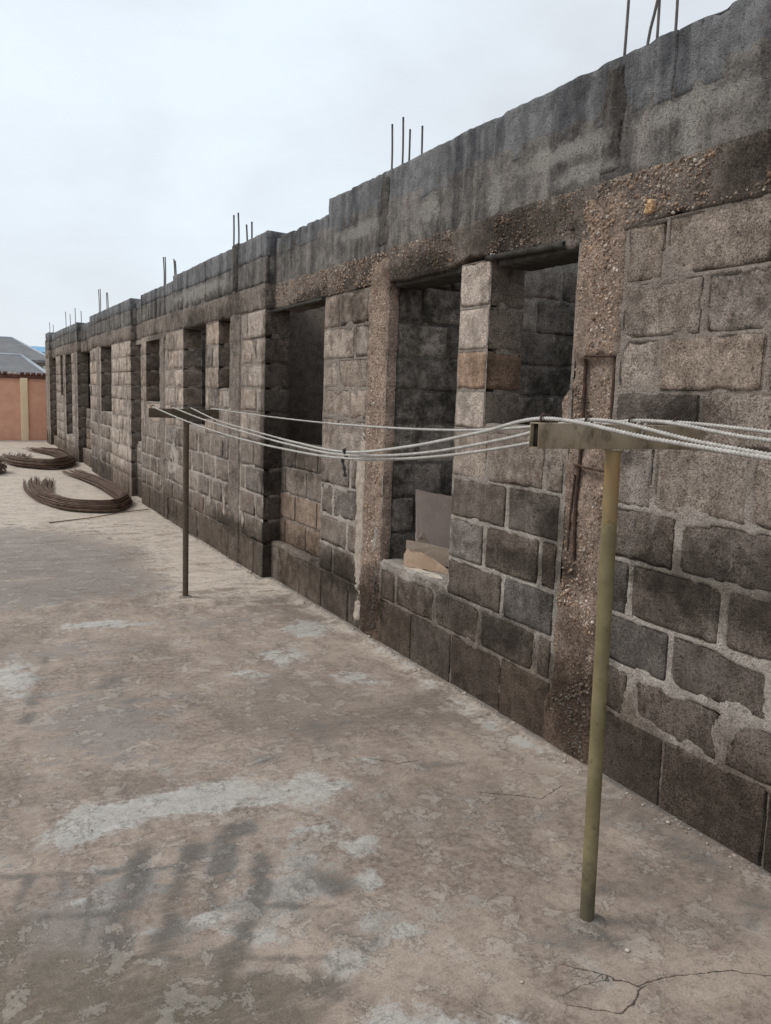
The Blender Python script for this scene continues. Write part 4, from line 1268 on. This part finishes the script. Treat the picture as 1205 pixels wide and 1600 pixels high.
def rope(pts, label, rad=0.0052):
    P = np.asarray(pts, float)
    n0 = 4000
    S = spline(P, n0)
    d = np.r_[0, np.cumsum(np.linalg.norm(np.diff(S, axis=0), axis=1))]
    # spacing: fine near the camera
    s, out = 0.0, []
    yy = S[:, 1]
    while s < d[-1]:
        y = np.interp(s, d, yy)
        out.append(s)
        s += 0.0045 if 0.6 < y < 3.2 else 0.009 if 3.2 <= y < 4.2 else 0.025
    out.append(d[-1])
    out = np.array(out)
    C = np.stack([np.interp(out, d, S[:, k]) for k in range(3)], -1)
    T = np.gradient(C, axis=0); T /= np.linalg.norm(T, axis=1, keepdims=True)
    A = np.cross(T, [0, 0, 1.0]); A /= np.linalg.norm(A, axis=1, keepdims=True)
    B = np.cross(T, A)
    sides = 12
    th = np.linspace(0, 2 * np.pi, sides, endpoint=False)
    tw = out / 0.034 * 2 * np.pi
    ang = th[None, :] + tw[:, None]
    lob = 1 + 0.24 * np.cos(3 * th)[None, :] * np.ones((len(out), 1))
    r = rad * lob
    V = C[:, None, :] + r[..., None] * (np.cos(ang)[..., None] * A[:, None, :] + np.sin(ang)[..., None] * B[:, None, :])
    I = np.arange(len(out) * sides).reshape(len(out), sides); J = np.roll(I, -1, 1)
    F = np.stack([I[:-1], I[1:], J[1:], J[:-1]], -1).reshape(-1, 4).astype(np.int32)
    o = link_mesh('clothesline_rope', V.reshape(-1, 3), F, MAT_ROPE, smooth=True)
    tag(o, label, 'rope', 'clothes lines strung between the posts')
    return o
ZN, ZF = 1.568, 1.497
def rear(x, s):
    return [(x, 1.35, ZN - 0.036 * s), (x, 0.75, ZN - 0.075 * s), (x, -0.4, ZN - 0.11 * s), (x, -1.8, ZN - 0.06 * s), (x, -2.76, ZN)]
rope([(FX[0], 6.28, ZF), (1.375, 5.5, 1.432), (1.41, 4.6, 1.374), (1.47, 3.9, 1.346), (1.53, 3.27, 1.343), (1.60, 2.6, 1.400), (1.70, 2.1, 1.490), (NX[2], 1.78, ZN)] + rear(NX[2], 0.75),
     'white twisted clothes line rope hanging lowest, from the outer end of the far arm')
rope([(FX[1], 6.28, ZF), (1.51, 5.5, 1.438), (1.525, 4.6, 1.390), (1.535, 3.9, 1.362), (1.535, 3.27, 1.358), (1.56, 2.6, 1.415), (1.58, 2.1, 1.500), (NX[1], 1.78, ZN)] + rear(NX[1], 1.15),
     'white twisted clothes line rope tied in the middle, from second hook of the far arm')
rope([(FX[2], 6.28, ZF), (1.62, 5.5, 1.430), (1.59, 4.6, 1.395), (1.56, 3.9, 1.375), (1.54, 3.27, 1.371), (1.49, 2.6, 1.438), (1.46, 2.1, 1.515), (NX[0], 1.78, ZN)] + rear(NX[0], 0.95),
     'white twisted clothes line rope rising to the outer hook of the near arm')
rope([(FX[3], 6.28, ZF), (1.83, 5.2, 1.476), (1.87, 4.0, 1.468), (1.91, 2.9, 1.490), (NX[3], 1.78, ZN)] + rear(NX[3], 0.5),
     'white twisted clothes line rope strung tightest, nearest the block wall')
# rope tail wound round the near arm
a = np.linspace(0, 2 * np.pi * 1.0, 40)
path = np.stack([1.765 + 0.004 * a, 1.768 - 0.030 * np.cos(a), 1.522 + 0.045 * np.sin(a + 1.2)], -1)
v, f = tube(path, 0.0045, 8)
o = link_mesh('rope_loop', v, f, MAT_ROPE, smooth=True)
tag(o, 'short loop of white rope wound around the near post arm', 'rope')
# dark rag knotted round the lines
path = np.array([(1.535, 3.25, 1.385), (1.53, 3.245, 1.37), (1.545, 3.25, 1.35), (1.53, 3.255, 1.338), (1.535, 3.25, 1.30), (1.54, 3.25, 1.262)])
v, f = tube(spline(path, 22), 0.007 + 0.003 * np.sin(np.arange(22) * 1.3), 7)
o = link_mesh('rag', v, f, MAT_RAG, smooth=True)
tag(o, 'small dark rag knotted around the three sagging clothes lines', 'rag')

# ------------------------------------------------------------------ boards standing in the second opening
def board(name, corners, thick, mat, label, seed, cat='board', group=None):
    """rough polygon (list of 3D corners in one plane) extruded"""
    P = np.array(corners, float)
    nrm = np.cross(P[1] - P[0], P[2] - P[0]); nrm /= np.linalg.norm(nrm)
    pts = []
    for k in range(len(P)):
        A_, B_ = P[k], P[(k + 1) % len(P)]
        L = np.linalg.norm(B_ - A_)
        n = max(1, int(L / 0.03))
        for j in range(n):
            q = A_ + (B_ - A_) * j / n
            if j: q = q + 0.0022 * rng.normal(size=3)
            pts.append(q)
    pts = np.array(pts)
    n = len(pts)
    V = np.concatenate([pts, pts + nrm * thick])
    F = [tuple(range(n)), tuple(range(2 * n - 1, n - 1, -1))] + [(j, n + j, n + (j + 1) % n, (j + 1) % n) for j in range(n)]
    o = link_mesh(name, V, F, mat)
    tag(o, label, cat, group)
    return o
def lean(base0, base1, upv, prof):
    """planar outline standing on a base line; prof lists (u, height)"""
    b0, b1, uv = np.array(base0, float), np.array(base1, float), np.array(upv, float)
    top = [tuple(b0 + (b1 - b0) * u + uv * h) for u, h in prof]
    return [tuple(b0), tuple(b1)] + top[::-1]
board('wall_board', lean((2.665, 4.50, 0.570), (2.94, 4.50, 0.570), (0.06, 0.19, 1.0), [(0.0, 0.46), (1.0, 0.41)]), 0.010, MAT_TILE, 'grey upright board leaning inside the second window opening', 1)
board('cardboard_sheet', lean((2.545, 4.43, 0.570), (2.80, 4.22, 0.570), (0.12, 0.25, 1.0), [(0.02, 0.150), (0.30, 0.142), (0.85, 0.115), (0.98, 0.080)]), 0.005, MAT_CARD2, 'tan cardboard sheet leaning behind the brown one on the window sill', 2)
board('cardboard_sheet', lean((2.505, 4.37, 0.570), (2.665, 4.03, 0.570), (0.20, 0.22, 1.0), [(-0.03, 0.070), (0.03, 0.108), (0.10, 0.094), (0.30, 0.102), (0.55, 0.078), (0.85, 0.030), (1.0, 0.012)]), 0.005, MAT_CARD, 'curled orange brown cardboard sheet in front on the window sill', 3)
board('wood_strip', [(2.50, 4.36, 0.570), (2.53, 4.40, 0.570), (2.575, 4.06, 0.570), (2.55, 3.98, 0.570), (2.50, 4.05, 0.570)], 0.008, MAT_STRIP, 'flat pale strip lying along the window sill edge', 4, 'strip')
board('cardboard_scrap', [(2.62, 4.46, 0.69), (2.74, 4.46, 0.69), (2.685, 4.475, 0.765)], 0.006, MAT_CARD2, 'small pointed cardboard scrap between grey board and tan sheet', 5)

# ------------------------------------------------------------------ bundles of reinforcing rods
def bundle(ctrl, n, width, height, label, seed, frayed=0.12):
    rr = np.random.default_rng(seed)
    C = spline(ctrl, 60)
    base = empty('rebar_bundle', (float(C[30, 0]), float(C[30, 1]), float(rise(C[30, 1]))))
    bpy.context.view_layer.update()
    T = np.gradient(C, axis=0); T /= np.linalg.norm(T, axis=1, keepdims=True)
    Nn = np.stack([-T[:, 1], T[:, 0], 0 * T[:, 0]], -1)
    s = np.linspace(0, 1, 60)
    for k in range(n):
        u = rr.uniform(-1, 1)
        h0 = rr.uniform(0, 1) * math.sqrt(max(0, 1 - u * u * 0.85))
        fr = 1 + frayed / 0.12 * (0.9 * sstep(0.35, 0.0, s) + 0.5 * sstep(0.75, 1.0, s))
        tight = 1 - 0.35 * np.exp(-((s - 0.5) / 0.18) ** 2)
        off = (u * width / 2) * fr * tight + 0.034 * fbm(P3(s * 3, k * 7.7, seed), 1.5, 2, seed)
        zz = 0.008 + h0 * height * (1 - 0.55 * sstep(0.3, 0.0, s) - 0.5 * sstep(0.75, 1.0, s)) * (1 + 0.35 * np.exp(-((s - 0.5) / 0.18) ** 2)) + 0.006 * (1 + fbm(P3(s * 4, k * 3.1, seed), 1.2, 2, seed + 3))
        P = C + Nn * off[:, None]
        P[:, 0] = np.minimum(P[:, 0], D2 - 0.02)
        P[:, 2] = rise(P[:, 1]) + zz + 0.012
        a0, a1 = int(rr.integers(0, 8)), 60 - int(rr.integers(0, 10))
        v, f = tube(P[a0:a1], 0.0062, 5, cap=False)
        o = link_mesh('rod', v, f, MAT_ROD, smooth=True)
        child(o, base)
    tag(base, label, 'rebar bundle', 'bundles of bent reinforcing rods on the slab')
    return base
bundle([(1.32, 15.1, 0), (1.16, 13.2, 0), (1.22, 12.0, 0), (1.48, 11.25, 0), (1.80, 11.08, 0), (2.08, 11.55, 0), (2.20, 12.8, 0), (2.12, 14.8, 0), (1.96, 16.4, 0)], 95, 0.26, 0.11,
       'bent bundle of rusty steel rods nearest the clothes line posts', 5)
bundle([(1.28, 20.4, 0), (1.16, 18.6, 0), (1.34, 17.4, 0), (1.72, 17.0, 0), (2.05, 17.5, 0), (2.20, 18.8, 0), (2.16, 20.4, 0), (1.80, 22.0, 0)], 95, 0.36, 0.15,
       'bent bundle of dark steel rods farther back beside the block wall', 6)
bundle([(-1.2, 17.6, 0), (-0.2, 17.5, 0), (0.5, 17.1, 0), (0.80, 16.5, 0), (0.5, 15.9, 0), (-0.3, 15.4, 0), (-1.2, 15.2, 0)], 70, 0.30, 0.16,
       'bent bundle of steel rods cut off by the left edge of the picture', 7)
v, f = tube(spline([(1.0, 10.33, 0.012), (1.55, 10.62, 0.014), (2.0, 10.95, 0.02), (2.33, 11.06, 0.03)], 30), 0.0065, 6)
v[:, 2] += rise(v[:, 1])
tag(link_mesh('steel_rod', v, f, MAT_ROD, smooth=True), 'single thin steel rod lying on the slab in front of the nearest rod bundle', 'rod')
# loose stones on the slab
for k, (x_, y_, r_, lab) in enumerate([(1.73, 1.59, 0.008, 'tiny white stone on the slab near the base of the near post'), (1.36, 1.62, 0.006, 'tiny pale stone on the slab at the bottom edge of the picture')]):
    V = ICO_V * rng.uniform(0.8, 1.2, (12, 1)) * np.array([r_ * 1.3, r_, r_ * 0.6]) + np.array([x_, y_, r_ * 0.4])
    tag(link_mesh('stone', V, ICO_F.astype(np.int32), MAT_STRIP), lab, 'stone')

n = 520
yy = rng.uniform(1.2, 9.5, n); fr_ = np.where(yy > 6.72, D2, D1)
xx = fr_ - 0.012 - np.abs(rng.normal(0, 0.035, n)); rr_ = np.clip(np.exp(rng.normal(math.log(0.0035), 0.55, n)), 0.0015, 0.014)
sc = rng.uniform(0.6, 1.3, (n, 1, 3)) * rr_[:, None, None] * np.array([1, 1.2, 0.7])
V = (ICO_V[None] * (1 + rng.uniform(-.2, .2, (n, 12, 1))) * sc + np.stack([xx, yy, 0.010 + rr_ * 0.3 + rise(yy)], -1)[:, None, :]).reshape(-1, 3)
o = link_mesh('grit', V, (ICO_F[None] + 12 * np.arange(n)[:, None, None]).reshape(-1, 3).astype(np.int32), MAT_CHIP)
tag(o, 'grit and crumbs of mortar lying along the foot of the block wall', 'grit', kind='stuff')

# ------------------------------------------------------------------ boundary wall and houses beyond
YB = 25.95
bw = empty('boundary_wall', (0, YB, 0.1))
bpy.context.view_layer.update()
v, f = rough_box((-14, YB, -0.1), (2.95, YB + 0.2, 1.90), 0.35, rad=0.02, amp=0.004, seed=401, spx=0.35, fine=0.002)
o = link_mesh('panel', v, f, MAT_ORANGE, smooth=True); child(o, bw)
for x_ in (-13, -10, -7.0, -4.05, -1.1, 1.80):
    v, f = rough_box((x_, YB - 0.10, -0.1), (x_ + 0.21, YB + 0.05, 1.91), 0.2, rad=0.012, amp=0.002, seed=402, spx=0.08)
    o = link_mesh('pilaster', v, f, MAT_CREAM, smooth=True); child(o, bw)
v, f = rough_box((-14, YB - 0.10, 1.90), (2.95, YB + 0.3, 2.0), 0.2, rad=0.02, amp=0.012, seed=403, spx=0.1)
o = link_mesh('coping', v, f, MAT_COPING, smooth=True); child(o, bw)
x_ = -6.0
while x_ < 2.9:
    v, f = rough_box((x_ + 0.01, YB - 0.15, 1.985), (x_ + 0.13, YB + 0.12, 2.075), 0.1, rad=0.02, amp=0.006, seed=int(x_ * 50) % 997, spx=0.1)
    o = link_mesh('coping_tile', v, f, MAT_COPING if rnd.random() < 0.6 else MAT_CHIP, smooth=True); child(o, bw)
    x_ += 0.15
tag(bw, 'orange painted boundary wall with cream pilaster and red tile coping at the far end', 'wall')

def hip_house(name, x0, x1, y0, y1, ze, zr, rx0, rx1, roofm, label, capm=None):
    h = empty(name, ((x0 + x1) / 2, (y0 + y1) / 2, 0))
    bpy.context.view_layer.update()
    e = 0.5
    V, F = box_topo(1, 1, 1)
    V = np.array([x0 + e, y0 + e, -0.1]) + V * (np.array([x1 - e, y1 - e, ze]) - np.array([x0 + e, y0 + e, -0.1]))
    o = link_mesh('wall', V, F, MAT_HOUSE); child(o, h)
    ym = (y0 + y1) / 2
    A = [(x0, y0, ze), (x1, y0, ze), (x1, y1, ze), (x0, y1, ze), (rx0, ym, zr), (rx1, ym, zr), (x0, y0, ze - .12), (x1, y0, ze - .12), (x1, y1, ze - .12), (x0, y1, ze - .12)]
    Fr = [(0, 1, 5, 4), (1, 2, 5), (2, 3, 4, 5), (3, 0, 4), (1, 0, 6, 7), (2, 1, 7, 8), (3, 2, 8, 9), (0, 3, 9, 6), (6, 9, 8, 7)]
    o = link_mesh('roof', A, Fr, roofm); child(o, h)
    if capm:
        for p, q in ((A[1], A[5]), (A[0], A[4]), (A[4], A[5])):
            vv, ff = tube(np.array([p, ((p[0] + q[0]) / 2, (p[1] + q[1]) / 2, (p[2] + q[2]) / 2), q]), 0.06, 6)
            q_ = link_mesh('ridge_cap', vv, ff, capm, smooth=True); child(q_, h)
    tag(h, label, 'house')
    return h
hip_house('house', -9.0, 3.05, 30.0, 38.0, 2.05, 2.84, -6.0, 2.43, MAT_ROOF, 'house with low grey hipped roof just behind the orange wall', MAT_CAP)
hip_house('house', -8.0, 4.5, 42.0, 54.0, 2.95, 4.24, -3.0, 2.98, MAT_ROOF, 'house with taller grey roof rising behind the nearer grey roof', MAT_CAP)
hip_house('house', 5.1, 7.8, 70.0, 76.0, 4.5, 5.05, 6.0, 7.0, MAT_BLUE, 'distant house with pale blue roof beyond the grey roofs')

bpy.context.view_layer.update()
